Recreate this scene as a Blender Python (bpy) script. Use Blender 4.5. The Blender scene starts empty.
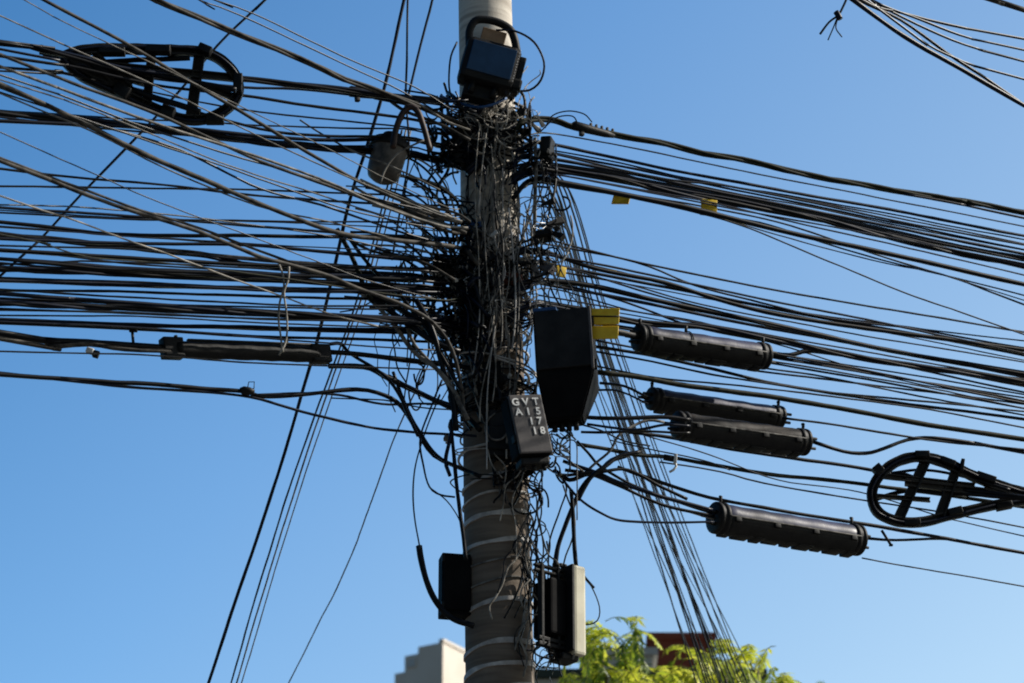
import bpy, bmesh, math, random
from mathutils import Vector, Matrix, noise
random.seed(7)
R = random.Random(11)
scene = bpy.context.scene
col = scene.collection
rad = math.radians

# ---------------------------------------------------------------- camera
FL = 107.0
PITCH = rad(24.0)
CAM = Vector((0, 0, 1.6))
FPX = 1024 * FL / 36.0
UP = Vector((0, -math.sin(PITCH), math.cos(PITCH)))
FW = Vector((0, math.cos(PITCH), math.sin(PITCH)))
cd = bpy.data.cameras.new('camera')
cam = bpy.data.objects.new('camera', cd)
col.objects.link(cam)
cam.location = CAM
cam.rotation_euler = (rad(90) + PITCH, 0, 0)
cd.lens = FL
cd.sensor_width = 36
cd.clip_end = 6000
cd.dof.use_dof = True
cd.dof.focus_distance = 13.0
cd.dof.aperture_fstop = 4.8
scene.camera = cam

def P(x, y, Y):
    """world point that stands at distance Y along the street and projects to (x, y)"""
    d = Vector((1, 0, 0)) * ((x - 512) / FPX) + UP * ((341.5 - y) / FPX) + FW
    return CAM + d * (Y / d.y)

def mpp(p):
    return (p - CAM).dot(FW) / FPX

# ---------------------------------------------------------------- materials
MATS = {}
def mat(name, c, rough=.6, c2=None, scale=20., metal=0., spec=.5, bump=0., stretch=None, detail=4):
    if name in MATS: return MATS[name]
    m = bpy.data.materials.new(name)
    m.use_nodes = True
    nt = m.node_tree
    b = nt.nodes['Principled BSDF']
    b.inputs['Roughness'].default_value = rough
    b.inputs['Metallic'].default_value = metal
    b.inputs['Specular IOR Level'].default_value = spec
    b.inputs['Base Color'].default_value = (*c, 1)
    if c2 is not None or bump:
        tc = nt.nodes.new('ShaderNodeTexCoord')
        mp = nt.nodes.new('ShaderNodeMapping')
        nz = nt.nodes.new('ShaderNodeTexNoise')
        nz.inputs['Scale'].default_value = scale
        nz.inputs['Detail'].default_value = detail
        nz.inputs['Roughness'].default_value = .62
        if stretch: mp.inputs['Scale'].default_value = stretch
        nt.links.new(tc.outputs['Object'], mp.inputs[0])
        nt.links.new(mp.outputs[0], nz.inputs[0])
        if c2 is not None:
            r = nt.nodes.new('ShaderNodeValToRGB')
            r.color_ramp.elements[0].position = .36
            r.color_ramp.elements[1].position = .66
            r.color_ramp.elements[0].color = (*c, 1)
            r.color_ramp.elements[1].color = (*c2, 1)
            nt.links.new(nz.outputs['Fac'], r.inputs[0])
            nt.links.new(r.outputs[0], b.inputs['Base Color'])
        if bump:
            bp = nt.nodes.new('ShaderNodeBump')
            bp.inputs['Strength'].default_value = bump
            bp.inputs['Distance'].default_value = .02
            nt.links.new(nz.outputs['Fac'], bp.inputs['Height'])
            nt.links.new(bp.outputs[0], b.inputs['Normal'])
    MATS[name] = m
    return m

BLACK = mat('black_sheath', (.002, .0025, .004), .38, (.009, .010, .014), 9, spec=.18)
NAVY = mat('blue_black_sheath', (.002, .004, .012), .38, (.006, .011, .028), 9, spec=.2)
OLIVE = mat('green_black_sheath', (.008, .010, .006), .7, (.028, .032, .018), 30, spec=.2)
BROWN = mat('weathered_sunlit_sheath', (.010, .010, .010), .65, (.105, .096, .085), 14, spec=.15)  # weathered sheath; its paler tone stands in for sunlit cable tops
PALE = mat('pale_sheath', (.12, .11, .095), .6, (.55, .51, .45), 12, spec=.2)  # paler patches stand in for sun glints on thin wires
GREY = mat('grey_sheath', (.05, .048, .046), .6, (.30, .285, .26), 18, spec=.2)  # brightness lifted to suggest wires partly in the sun
WHITE = mat('white_plastic', (.62, .62, .6), .5, (.8, .8, .78), 30)
YELLOW = mat('yellow_plastic', (.80, .50, .012), .5, (.92, .64, .03), 30)
PLAST = mat('black_moulded_plastic', (.005, .005, .006), .55, (.014, .014, .014), 14, spec=.25, bump=.15)
PLASTB = mat('blue_sheen_plastic', (.016, .018, .036), .42, (.06, .063, .115), 7, spec=.4, bump=.1)  # blue sheen of the lit upper half is put into the colour
PLASTD = mat('brownish_black_plastic', (.006, .006, .006), .6, (.045, .036, .03), 8, spec=.25, bump=.2)  # black plastic mottled with brown
BOXD = mat('dark_box_paint', (.004, .004, .005), .7, (.009, .009, .010), 9, spec=.08, bump=.1)
BOXG = mat('grey_box_paint', (.075, .07, .072), .6, (.12, .11, .11), 14, spec=.3, bump=.05)
LIDM = mat('faded_black_lid', (.014, .014, .015), .65, (.032, .031, .032), 7, spec=.2, bump=.15)
BLUEF = mat('blue_reflection_glass', (.006, .03, .075), .25, (.012, .05, .12), 8, spec=.5)  # blue reflection in the floodlight glass, put into the base colour
TAN = mat('tan_label', (.2, .13, .07), .6, (.3, .2, .12), 20)
BEIGE = mat('beige_plastic', (.62, .58, .44), .5, (.76, .72, .56), 9, spec=.3)
GREYP = mat('grey_plastic', (.05, .048, .045), .5, (.17, .155, .14), 14, spec=.35)
HOSE = mat('brown_hose', (.010, .005, .003), .6, (.05, .018, .009), 20)
BLUET = mat('blue_tape', (.01, .05, .16), .5, (.02, .09, .26), 20)
RUST = mat('rust', (.06, .015, .008), .8, (.14, .035, .015), 30)
STEEL = mat('galvanised_steel', (.3, .3, .3), .4, (.5, .5, .5), 30, metal=.8)
STRAP = mat('grey_strap', (.34, .32, .30), .6, (.68, .65, .62), 16, spec=.4)
LETTER = mat('white_stencil_paint', (.86, .86, .84), .7, (.95, .95, .94), 60)

def pole_material():
    m = bpy.data.materials.new('weathered_concrete')
    m.use_nodes = True
    nt = m.node_tree; N = nt.nodes; L = nt.links
    b = N['Principled BSDF']; b.inputs['Roughness'].default_value = .85
    b.inputs['Specular IOR Level'].default_value = .2
    tc = N.new('ShaderNodeTexCoord')
    sep = N.new('ShaderNodeSeparateXYZ'); L.new(tc.outputs['Object'], sep.inputs[0])
    nz = N.new('ShaderNodeTexNoise'); nz.inputs['Scale'].default_value = 5; nz.inputs['Detail'].default_value = 8
    nz.inputs['Roughness'].default_value = .65
    L.new(tc.outputs['Object'], nz.inputs[0])
    mp = N.new('ShaderNodeMapping'); mp.inputs['Scale'].default_value = (3, 3, 40)
    L.new(tc.outputs['Object'], mp.inputs[0])
    nh = N.new('ShaderNodeTexNoise'); nh.inputs['Scale'].default_value = 1.; nh.inputs['Detail'].default_value = 5
    L.new(mp.outputs[0], nh.inputs[0])
    # dirtier brown low down; paler above, lifted to stand in for sun
    mr = N.new('ShaderNodeMapRange'); mr.inputs['From Min'].default_value = 7.1; mr.inputs['From Max'].default_value = 7.65
    L.new(sep.outputs['Z'], mr.inputs['Value'])
    ad = N.new('ShaderNodeMath'); ad.operation = 'MULTIPLY_ADD'; ad.inputs[1].default_value = .35; ad.use_clamp = True
    L.new(nz.outputs['Fac'], ad.inputs[0])
    sb = N.new('ShaderNodeMath'); sb.operation = 'SUBTRACT'; sb.inputs[1].default_value = .17
    L.new(mr.outputs[0], sb.inputs[0]); L.new(sb.outputs[0], ad.inputs[2])
    rp = N.new('ShaderNodeValToRGB')
    e = rp.color_ramp.elements
    e[0].position = 0; e[0].color = (.22, .18, .145, 1)
    e[1].position = 1; e[1].color = (.74, .685, .60, 1)
    L.new(ad.outputs[0], rp.inputs[0])
    mx = N.new('ShaderNodeMix'); mx.data_type = 'RGBA'; mx.blend_type = 'MULTIPLY'; mx.inputs[0].default_value = .8
    r2 = N.new('ShaderNodeValToRGB'); r2.color_ramp.elements[0].position = .3; r2.color_ramp.elements[0].color = (.5, .47, .45, 1)
    r2.color_ramp.elements[1].position = .62; r2.color_ramp.elements[1].color = (1, 1, 1, 1)
    L.new(nh.outputs['Fac'], r2.inputs[0])
    L.new(rp.outputs[0], mx.inputs[6]); L.new(r2.outputs[0], mx.inputs[7])
    L.new(mx.outputs[2], b.inputs['Base Color'])
    bp = N.new('ShaderNodeBump'); bp.inputs['Strength'].default_value = .4; bp.inputs['Distance'].default_value = .015
    L.new(nz.outputs['Fac'], bp.inputs['Height']); L.new(bp.outputs[0], b.inputs['Normal'])
    return m
CONCRETE = pole_material()

# ---------------------------------------------------------------- object helpers
def tag(o, label=None, cat=None, group=None, kind=None):
    if label: o['label'] = label
    if cat: o['category'] = cat
    if group: o['group'] = group
    if kind: o['kind'] = kind
    return o

def empty(name, loc=(0, 0, 0), mtx=None):
    o = bpy.data.objects.new(name, None)
    o.empty_display_size = .05
    col.objects.link(o)
    if mtx is not None: o.matrix_world = mtx
    else: o.location = loc
    return o

def obj(name, bm, m, parent=None, smooth=True, loc=None):
    me = bpy.data.meshes.new(name)
    bm.to_mesh(me); bm.free()
    if smooth:
        me.polygons.foreach_set('use_smooth', [True] * len(me.polygons))
    me.materials.append(m)
    o = bpy.data.objects.new(name, me)
    col.objects.link(o)
    if parent is not None: o.parent = parent
    if loc is not None: o.location = loc
    return o

def spline(pts, step=.05, mn=3):
    """Catmull-Rom through 3-D points"""
    if len(pts) == 2:
        n = max(mn, int((pts[1] - pts[0]).length / step))
        n = min(n, 60)
        return [pts[0].lerp(pts[1], i / n) for i in range(n + 1)]
    q = [pts[0] * 2 - pts[1]] + list(pts) + [pts[-1] * 2 - pts[-2]]
    out = []
    for i in range(1, len(q) - 2):
        a, b, c, d = q[i - 1], q[i], q[i + 1], q[i + 2]
        n = max(mn, min(40, int((c - b).length / step)))
        for k in range(n):
            t = k / n
            out.append(.5 * ((2 * b) + (c - a) * t + (2 * a - 5 * b + 4 * c - d) * t * t + (3 * b - a - 3 * c + d) * t ** 3))
    out.append(q[-2])
    return out

def tube_into(bm, path, r, sides=7, radii=None, cap=True):
    n = len(path)
    rings = []
    t0 = (path[1] - path[0]).normalized()
    ref = Vector((0, 0, 1)) if abs(t0.z) < .9 else Vector((0, 1, 0))
    nrm = (ref - t0 * ref.dot(t0)).normalized()
    for i, p in enumerate(path):
        t = (path[min(i + 1, n - 1)] - path[max(i - 1, 0)])
        if t.length < 1e-9: t = t0
        t = t.normalized()
        nrm = (nrm - t * nrm.dot(t))
        if nrm.length < 1e-6: nrm = t.orthogonal()
        nrm.normalize()
        bn = t.cross(nrm)
        rr = radii[i] if radii else r
        rings.append([bm.verts.new(p + (nrm * math.cos(a) + bn * math.sin(a)) * rr)
                      for a in (2 * math.pi * k / sides for k in range(sides))])
    for i in range(n - 1):
        A, B = rings[i], rings[i + 1]
        for k in range(sides):
            bm.faces.new((A[k], A[(k + 1) % sides], B[(k + 1) % sides], B[k]))
    if cap:
        bm.faces.new(rings[0][::-1]); bm.faces.new(rings[-1])

def box_into(bm, c, s, m=None, bev=0.):
    g = bmesh.ops.create_cube(bm, size=1)
    vs = g['verts']
    bmesh.ops.scale(bm, vec=Vector(s), verts=vs)
    if bev:
        ed = list({e for v in vs for e in v.link_edges})
        rr = bmesh.ops.bevel(bm, geom=ed, offset=bev, segments=2, affect='EDGES', profile=.6)
        vs = list({v for f in rr['faces'] for v in f.verts} | {v for v in vs if v.is_valid})
    if m is not None: bmesh.ops.transform(bm, matrix=m, verts=vs)
    bmesh.ops.translate(bm, vec=Vector(c), verts=vs)
    return vs

def bx(c, s, bev=0., m=None):
    bm = bmesh.new(); box_into(bm, c, s, m, bev); return bm

def tb(path, r, sides=8, radii=None):
    bm = bmesh.new(); tube_into(bm, path, r, sides, radii); return bm

def lathe_x(profile, sides=28):
    """profile: list of (x, radius) turned about the local X axis"""
    bm = bmesh.new()
    rings = []
    for x, r in profile:
        rings.append([bm.verts.new((x, r * math.cos(a), r * math.sin(a))) for a in (2 * math.pi * k / sides for k in range(sides))])
    for A, B in zip(rings, rings[1:]):
        for k in range(sides):
            bm.faces.new((A[k], B[k], B[(k + 1) % sides], A[(k + 1) % sides]))
    bm.faces.new(rings[0]); bm.faces.new(rings[-1][::-1])
    bmesh.ops.recalc_face_normals(bm, faces=bm.faces)
    return bm

def frame_mtx(o, xdir, zhint=Vector((0, 0, 1))):
    x = xdir.normalized()
    z = (zhint - x * zhint.dot(x)).normalized()
    y = z.cross(x)
    return Matrix(((x.x, y.x, z.x, o.x), (x.y, y.y, z.y, o.y), (x.z, y.z, z.z, o.z), (0, 0, 0, 1)))

ORD = ['first', 'second', 'third', 'fourth', 'fifth', 'sixth', 'seventh', 'eighth', 'ninth', 'tenth', 'eleventh',
       'twelfth', 'thirteenth', 'fourteenth', 'fifteenth', 'sixteenth', 'seventeenth', 'eighteenth', 'nineteenth', 'twentieth',
       'twenty-first', 'twenty-second', 'twenty-third', 'twenty-fourth', 'twenty-fifth', 'twenty-sixth', 'twenty-seventh', 'twenty-eighth',
       'twenty-ninth', 'thirtieth', 'thirty-first', 'thirty-second', 'thirty-third', 'thirty-fourth', 'thirty-fifth', 'thirty-sixth',
       'thirty-seventh', 'thirty-eighth', 'thirty-ninth', 'fortieth', 'forty-first', 'forty-second', 'forty-third', 'forty-fourth', 'forty-fifth', 'forty-sixth',
       'forty-seventh', 'forty-eighth', 'forty-ninth', 'fiftieth']
COLNAME = {'black_sheath': 'black', 'blue_black_sheath': 'blue-black', 'green_black_sheath': 'olive black', 'weathered_sunlit_sheath': 'brown',
           'pale_sheath': 'pale', 'grey_sheath': 'grey'}

def wobble(path, amp, seed, freq=2.2):
    out = []
    n = len(path)
    for i, p in enumerate(path):
        f = min(1, i / 3, (n - 1 - i) / 3)
        v = noise.noise_vector(p * freq + Vector((seed * 7.3, seed * 1.7, 0)))
        w = noise.noise_vector(p * freq * 5 + Vector((seed * 3.3, 0, seed)))
        out.append(p + (v * amp + w * amp * .3) * f)
    return out

RUNS = {}
def cable(pts, w, m, Yf, ext=(0, 0), run=None, label=None, name=None, wob=.004, strands=None, step=.06, group=None, cat='cable', ext_len=7.):
    """pts in picture units at street distance Yf(x,y); ext marks ends that run on to the next pole"""
    P3 = [P(p[0], p[1], p[2] if len(p) > 2 else Yf(p[0])) for p in pts]
    r = w * .5 * sum(mpp(p) for p in P3) / len(P3)
    if ext[0]:
        d = (P3[0] - P3[1]).normalized()
        P3 = [P3[0] + d * ext_len, P3[0] + d * ext_len * .4] + P3
    if ext[1]:
        d = (P3[-1] - P3[-2]).normalized()
        P3 = P3 + [P3[-1] + d * ext_len * .4, P3[-1] + d * ext_len]
    seed = R.random() * 90
    path = wobble(spline(P3, step), wob, seed)
    if strands is None: strands = 3 if w >= 6.5 else 1
    thick = 'thin' if w < 2.6 else ('medium' if w < 4.6 else 'thick')
    if strands > 1:
        root = empty(name or 'cable_bundle', P3[0])
        ph = R.random() * 6
        tw = R.uniform(5, 9)
        for s in range(strands):
            q = []
            acc = 0
            for i, p in enumerate(path):
                if i: acc += (p - path[i - 1]).length
                t = (path[min(i + 1, len(path) - 1)] - path[max(i - 1, 0)]).normalized()
                n1 = t.orthogonal().normalized()
                n1 = (Vector((0, 0, 1)) - t * t.z)
                n1 = n1.normalized() if n1.length > 1e-3 else t.orthogonal().normalized()
                n2 = t.cross(n1)
                a = ph + acc * tw + s * 2 * math.pi / strands
                q.append(p - P3[0] + (n1 * math.cos(a) + n2 * math.sin(a)) * r * .52)
            mm = m if s != 1 or m is not BLACK else NAVY
            obj('strand', tb(q, r * .56, 6), mm, root)
        o = root
    else:
        radii = [r * (1 + .16 * noise.noise(p * 9 + Vector((seed, 0, 0)))) for p in path]
        o = obj(name or 'cable', tb([p - P3[0] for p in path], r, 7 if w > 3 else 5, radii), m, None, loc=P3[0])
    tag(o, label, cat, group)
    if run:
        i = 1 if ext[1] else 0
        e = pts[-1] if ext[1] and not ext[0] else pts[0]
        RUNS.setdefault(run, []).append((e[1], o, thick, COLNAME.get(m.name, 'black'), strands > 1))
    return o

# ---------------------------------------------------------------- depth of the runs
def YL(x): return 11.86 - max(0, 455 - x) / 455 * 1.1
def YD(x): return 11.80 - max(0, 470 - x) / 470 * 1.9
def YR(x): return 11.95 + max(0, x - 545) / 480 * 1.25
def off(f, d): return lambda x: f(x) + d

# ---------------------------------------------------------------- utility pole
base_top, base_bot = P(485, 0, 12), P(500, 683, 12)
ax = (base_top - base_bot) / (base_top.z - base_bot.z)
def axis(z): return base_bot + ax * (z - base_bot.z)
r_top = 26.5 * mpp(base_top); r_bot = 34.5 * mpp(base_bot)
def prad(z): return r_bot + (r_top - r_bot) * (z - base_bot.z) / (base_top.z - base_bot.z)
foot = axis(0)
pole = tag(empty('utility_pole', foot), 'round weathered concrete pole wrapped in cables, rising through the middle', 'utility pole')
bm = bmesh.new()
path = [axis(z) - foot for z in [0, .5, 1, 2, 3, 4, 5, 6, 6.5, 7, 7.5, 8, 8.5, 9.2, 10, 11]]
tube_into(bm, path, .1, 40, [prad(p.z) for p in path])
obj('shaft', bm, CONCRETE, pole)
obj('collar', tb([axis(0.0) - foot + Vector((0, 0, .0)), axis(.12) - foot], .26, 32), CONCRETE, pole)
for k, (yc, wd) in enumerate([(487, 4), (503, 3), (524, 7), (551, 6), (570, 2), (590, 2), (611, 6), (652, 6), (674, 7), (697, 5)]):
    c0 = P(500, yc, 12); z0 = c0.z
    lp = []
    tilt = R.uniform(.10, .2)
    for i in range(49):
        a = 2 * math.pi * i / 48
        rr = prad(z0) + .004
        lp.append(axis(z0) - foot + Vector((math.cos(a) * rr, math.sin(a) * rr, math.cos(a) * .022 * (1 + tilt) + .004 * math.sin(3 * a + k))))
    b2 = bmesh.new()
    hgt0 = wd * .0042 * .5
    prev = None
    rings = []
    for q in lp:
        c = axis(z0) - foot
        out = Vector((q.x - c.x, q.y - c.y, 0)).normalized()
        hgt = hgt0 * (.75 + .5 * noise.noise(q * 9 + Vector((k * 3, 0, 0))))
        rings.append([b2.verts.new(q + out * o_ + Vector((0, 0, h_))) for o_, h_ in ((-.003, -hgt), (.003, -hgt), (.003, hgt), (-.003, hgt))])
    for A, B in zip(rings, rings[1:]):
        for j in range(4): b2.faces.new((A[j], A[(j + 1) % 4], B[(j + 1) % 4], B[j]))
    bmesh.ops.recalc_face_normals(b2, faces=b2.faces)
    obj('strap', b2, STRAP if wd > 2 else GREY, pole, smooth=False)

# ---------------------------------------------------------------- cables, tower side
def tail(y, x0=448, f=YL, drop=None):
    """a cable's end: over the pole's flank and on to its face"""
    d = R.uniform(-12, 50) if drop is None else drop
    s = R.uniform(0, 1)
    return [(x0 + R.uniform(8, 16), y + R.uniform(-2, 4), 11.86), (R.uniform(466, 484), y + d * .3, 11.83 - .05 * s), (R.uniform(466, 494), y + d * .6 + R.uniform(3, 12), 11.83 - .05 * s)]

LV = [  # level run, y where the cable meets points
    ([(0, 207), (88, 213), (230, 224), (330, 232)], 3, NAVY), ([(0, 213), (130, 219), (260, 221), (400, 222)], 2, BLACK),
    ([(0, 222), (117, 234), (260, 236), (400, 236)], 4, BLACK), ([(0, 227), (100, 233), (260, 246), (380, 256)], 2.4, NAVY),
    ([(0, 235), (88, 243), (200, 255), (260, 266), (400, 275)], 6.6, BLACK), ([(0, 239), (120, 243), (240, 245), (330, 252), (400, 259)], 3.6, NAVY),
    ([(0, 251), (60, 255), (140, 265), (260, 272)], 2, BLACK), ([(0, 259), (117, 269), (260, 275), (400, 279)], 3.6, BLACK),
    ([(0, 269), (146, 274), (260, 278), (400, 288)], 6.6, BLACK), ([(0, 278), (130, 282), (260, 288), (400, 292)], 2.4, BLACK),
    ([(0, 282), (130, 286), (260, 287), (400, 296)], 2, NAVY), ([(0, 290), (130, 292), (260, 296), (400, 300)], 3, BLACK),
    ([(0, 294), (88, 300), (260, 311), (400, 318)], 4, NAVY), ([(0, 303), (117, 307), (260, 312), (322, 316), (400, 322)], 6.6, BLACK),
    ([(0, 310), (120, 312), (260, 319), (400, 322)], 2, BLACK), ([(0, 319), (130, 324), (260, 329), (400, 333)], 3, BLACK),
    ([(0, 322), (120, 326), (260, 338), (400, 348)], 1.8, NAVY), ([(0, 246), (140, 250), (260, 261), (400, 270)], 2, BLACK),
    ([(0, 264), (100, 262), (260, 269), (400, 284)], 2, BLACK), ([(0, 298), (110, 303), (260, 307), (400, 309)], 2, BLACK),
    ([(0, 316), (140, 316), (260, 323), (400, 327)], 1.8, BLACK), ([(0, 351), (140, 355), (260, 363), (400, 368)], 1.8, BLACK),
    ([(0, 186), (120, 188), (260, 190), (400, 195)], 2.2, BLACK), ([(38, 173), (150, 184), (260, 196), (400, 205)], 2.6, BLACK),
]
rf_ = random.Random(3)
for k in range(16):
    A_, B_ = rf_.sample(LV[:17], 2)
    if abs(A_[0][0][1] - B_[0][0][1]) > 22: A_, B_ = LV[k % 16], LV[k % 16 + 1]
    t_ = rf_.uniform(.2, .8); s_ = rf_.uniform(-5, 5)
    ya = A_[0][0][1] * (1 - t_) + B_[0][0][1] * t_ + s_; yb = A_[0][-1][1] * (1 - t_) + B_[0][-1][1] * t_
    LV.append(([(0, ya), (130, ya + (yb - ya) * .3 + rf_.uniform(0, 4)), (270, ya + (yb - ya) * .66 + rf_.uniform(0, 4)), (395, yb)], rf_.choice([1.4, 1.8, 2.2, 3.2, 4.2]), rf_.choice([BLACK, NAVY, BLACK, BROWN])))
for pts, w, m in LV:
    e = pts[-1]
    tl = [(420 + R.uniform(-8, 8), e[1] + (1 if e[0] > 350 else 10))] + tail(e[1] + 3)
    if pts[0][0] > 0: pts = [(-60, pts[0][1] - 12)] + pts
    cable(pts + tl, w, m, off(YL, R.uniform(-.16, .16)), (1, 0), 'level')

HI = [  # upper run through the storage bracket
    ([(0, 43), (30, 47), (70, 56), (120, 68), (180, 74), (240, 79), (300, 85), (351, 91), (383, 95)], 6.6, BLACK),
    ([(0, 49), (70, 62), (150, 78), (240, 87), (300, 89), (383, 98)], 3, NAVY),
    ([(0, 56), (70, 66), (150, 84), (240, 95), (310, 106), (404, 118)], 3.2, BLACK),
    ([(0, 67), (60, 72), (160, 100), (260, 129), (330, 136), (404, 137)], 3, BLACK),
    ([(0, 113), (82, 120), (180, 131), (260, 142), (340, 149), (404, 153)], 8, BLACK),
    ([(0, 121), (100, 125), (180, 128), (260, 136), (330, 140), (404, 139)], 4, NAVY),
    ([(0, 110), (100, 117), (200, 122), (260, 126), (340, 128), (404, 129)], 2, BLACK),
    ([(0, 117), (100, 128), (200, 137), (300, 145), (404, 147)], 2, NAVY),
    ([(0, 71), (40, 73), (80, 75), (150, 92), (260, 112), (404, 127)], 2, BLACK),
]
for pts, w, m in HI:
    e = pts[-1]
    cable(pts + [(430, e[1] + 5)] + tail(e[1] + 6), w, m, off(YL, R.uniform(-.1, .1)), (1, 0), 'upper')

DG = [  # cables that slope down to the pole from above the street
    ([(-20, -34), (44, 0), (126, 44), (176, 73), (260, 123), (307, 152), (357, 181), (404, 202), (450, 220)], 3.6, BROWN),
    ([(100, -26), (155, 0), (205, 20), (260, 42), (310, 63), (345, 80), (380, 91), (445, 117), (480, 132)], 6.6, BROWN),
    ([(190, -10), (215, 0), (255, 14), (342, 56), (416, 88), (455, 112)], 1.6, BLACK),
    ([(170, -18), (200, 0), (240, 15), (348, 66), (400, 90), (450, 118)], 1.6, NAVY),
    ([(0, 84), (44, 104), (88, 126), (146, 155), (204, 180), (258, 203), (337, 232), (395, 240), (450, 246)], 5, BROWN),
    ([(0, 161), (50, 180), (102, 200), (140, 213), (200, 232), (260, 256), (290, 264), (330, 276), (357, 288), (400, 304), (432, 322), (452, 350), (462, 392), (464, 420)], 4.2, BROWN),
    ([(0, 158), (50, 177), (102, 196), (140, 210), (200, 228), (260, 251), (320, 274)], 3, BROWN),
    ([(0, 55), (60, 78), (110, 97), (164, 117), (212, 139), (260, 161), (328, 186), (400, 212), (450, 232)], 3.4, BROWN),
    ([(0, 66), (60, 88), (140, 118), (240, 151), (328, 182), (380, 205), (440, 226)], 3, GREY),
    ([(0, 74), (60, 95), (130, 122), (220, 152), (310, 178), (380, 200), (450, 215)], 2, BLACK),
    ([(0, 80), (70, 102), (150, 133), (230, 166), (310, 192), (380, 214), (450, 228)], 1.6, GREY),
    ([(0, 87), (90, 122), (180, 150), (260, 188), (320, 205), (400, 232), (452, 246)], 2.6, NAVY),
    ([(0, 93), (90, 130), (170, 170), (258, 206), (330, 222), (400, 240), (452, 252)], 1.8, GREY),
    ([(0, 196), (70, 219), (120, 238), (176, 257), (252, 285), (328, 313), (378, 326)], 1.8, PALE),
    ([(0, 132), (88, 170), (146, 196), (211, 222), (252, 237), (330, 266), (370, 281), (440, 300)], 1.3, BLACK),
    ([(0, 234), (40, 242), (88, 257), (170, 264), (260, 275), (360, 290), (440, 300)], 1.6, OLIVE),
    ([(0, 15), (70, 47), (140, 78), (210, 112), (280, 146), (350, 178), (440, 214)], 1.6, GREY),
    ([(-10, -20), (60, 20), (150, 62), (240, 106), (330, 150), (390, 180), (450, 208)], 1.2, GREY),
    ([(0, 205), (90, 208), (180, 216), (260, 226), (350, 240), (440, 262)], 1.6, BLACK),
    ([(130, 135), (200, 158), (280, 186), (350, 210), (440, 230)], 1.8, BLACK),
]
for pts, w, m in DG:
    e = pts[-1]
    if 430 < e[0] < 460: pts = pts + tail(e[1], 455)
    cable(pts, w, m, off(YD, R.uniform(-.12, .12)), (1, 0), 'slope')

# fans and droops between those cables and the pole
def YF(x): return 11.62
FAN = [
    ([(337, 229), (354, 262), (366, 290), (372, 300)], 5, OLIVE), ([(346, 234), (372, 268), (395, 289), (412, 310), (430, 335), (450, 372), (462, 392)], 4, BLACK),
    ([(340, 232), (370, 250), (420, 262), (455, 280)], 3, BROWN), ([(290, 263), (356, 290), (388, 318), (413, 351), (435, 367), (453, 390), (468, 420)], 4.6, GREY),
    ([(357, 288), (388, 303), (416, 318), (445, 333)], 5, BLACK), ([(374, 299), (404, 322), (435, 343), (460, 352)], 6, BLACK),
    ([(405, 322), (414, 344), (430, 362), (446, 378), (460, 400)], 3.6, GREY), ([(416, 300), (432, 330), (444, 371), (453, 398), (456, 430)], 6, BLACK),
    ([(360, 180), (386, 192), (418, 206), (452, 218)], 4, PALE), ([(352, 186), (380, 200), (424, 216), (460, 222)], 3, GREY),
    ([(360, 196), (400, 208), (440, 222), (466, 233)], 4, BROWN), ([(372, 205), (410, 214), (446, 226), (468, 228)], 3, PALE),
    ([(380, 190), (420, 205), (455, 213), (470, 222)], 3, BROWN), ([(400, 204), (430, 214), (462, 222)], 4, GREY),
    ([(374, 98), (404, 104), (430, 110), (452, 106), (476, 112)], 3, BLACK), ([(383, 95), (405, 112), (440, 125), (470, 140)], 3.4, BROWN),
    ([(404, 90), (430, 94), (446, 100), (468, 100)], 2, NAVY), ([(380, 92), (420, 106), (448, 122), (470, 130)], 2, PALE),
    ([(300, 120), (350, 150), (392, 168), (440, 190)], 2, GREY), ([(328, 313), (378, 326), (404, 322), (430, 330)], 1.6, GREY),
    ([(340, 312), (356, 310), (372, 302), (386, 296)], 1.6, BLACK), ([(330, 344), (340, 344), (350, 354), (383, 375), (400, 396), (407, 412), (418, 436)], 3.6, BLACK),
]
for pts, w, m in FAN:
    cable(pts, w, m, lambda x: 11.66 + R.uniform(-.02, .02), (0, 0), 'fan', wob=.006, strands=1, step=.03)

LOW = [
    ([(329, 352), (360, 354), (418, 361), (460, 366), (486, 372, 11.78)], 5.6, BLACK, 'thick black cable running level from the taped splice to the pole'),
    ([(329, 366), (350, 366), (370, 368), (388, 378), (409, 388), (435, 400), (458, 409), (480, 430, 11.78)], 5.6, BLACK, 'thick black cable drooping from the taped splice down to the pole'),
    ([(0, 374), (60, 379), (117, 383), (150, 384), (200, 388), (243, 391), (262, 396), (290, 395), (313, 393), (357, 389), (385, 395), (402, 407), (418, 432), (434, 455), (462, 469), (480, 476, 11.78)], 4.6, BLACK, 'lowest thick cable on the tower side, arching down into the pole'),
    ([(0, 372), (117, 386), (200, 391), (251, 397), (285, 407), (313, 415), (366, 427), (410, 432), (451, 434), (476, 436, 11.8)], 3, NAVY, 'thin cable splitting below the small wire tie to sag toward the pole'),
    ([(331, 398), (384, 400), (420, 408), (455, 410)], 1.6, BLACK, 'thin level wire just under the arching lowest cable'),
    ([(251, 395), (300, 393), (340, 395), (382, 404), (420, 404), (462, 405)], 2.6, NAVY, 'short level cable stub beside the arching lowest cable'),
]
for pts, w, m, lb in LOW:
    cable(pts, w, m, YL, (1, 0) if pts[0][0] == 0 else (0, 0), None, lb, strands=1, step=.035)

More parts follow.
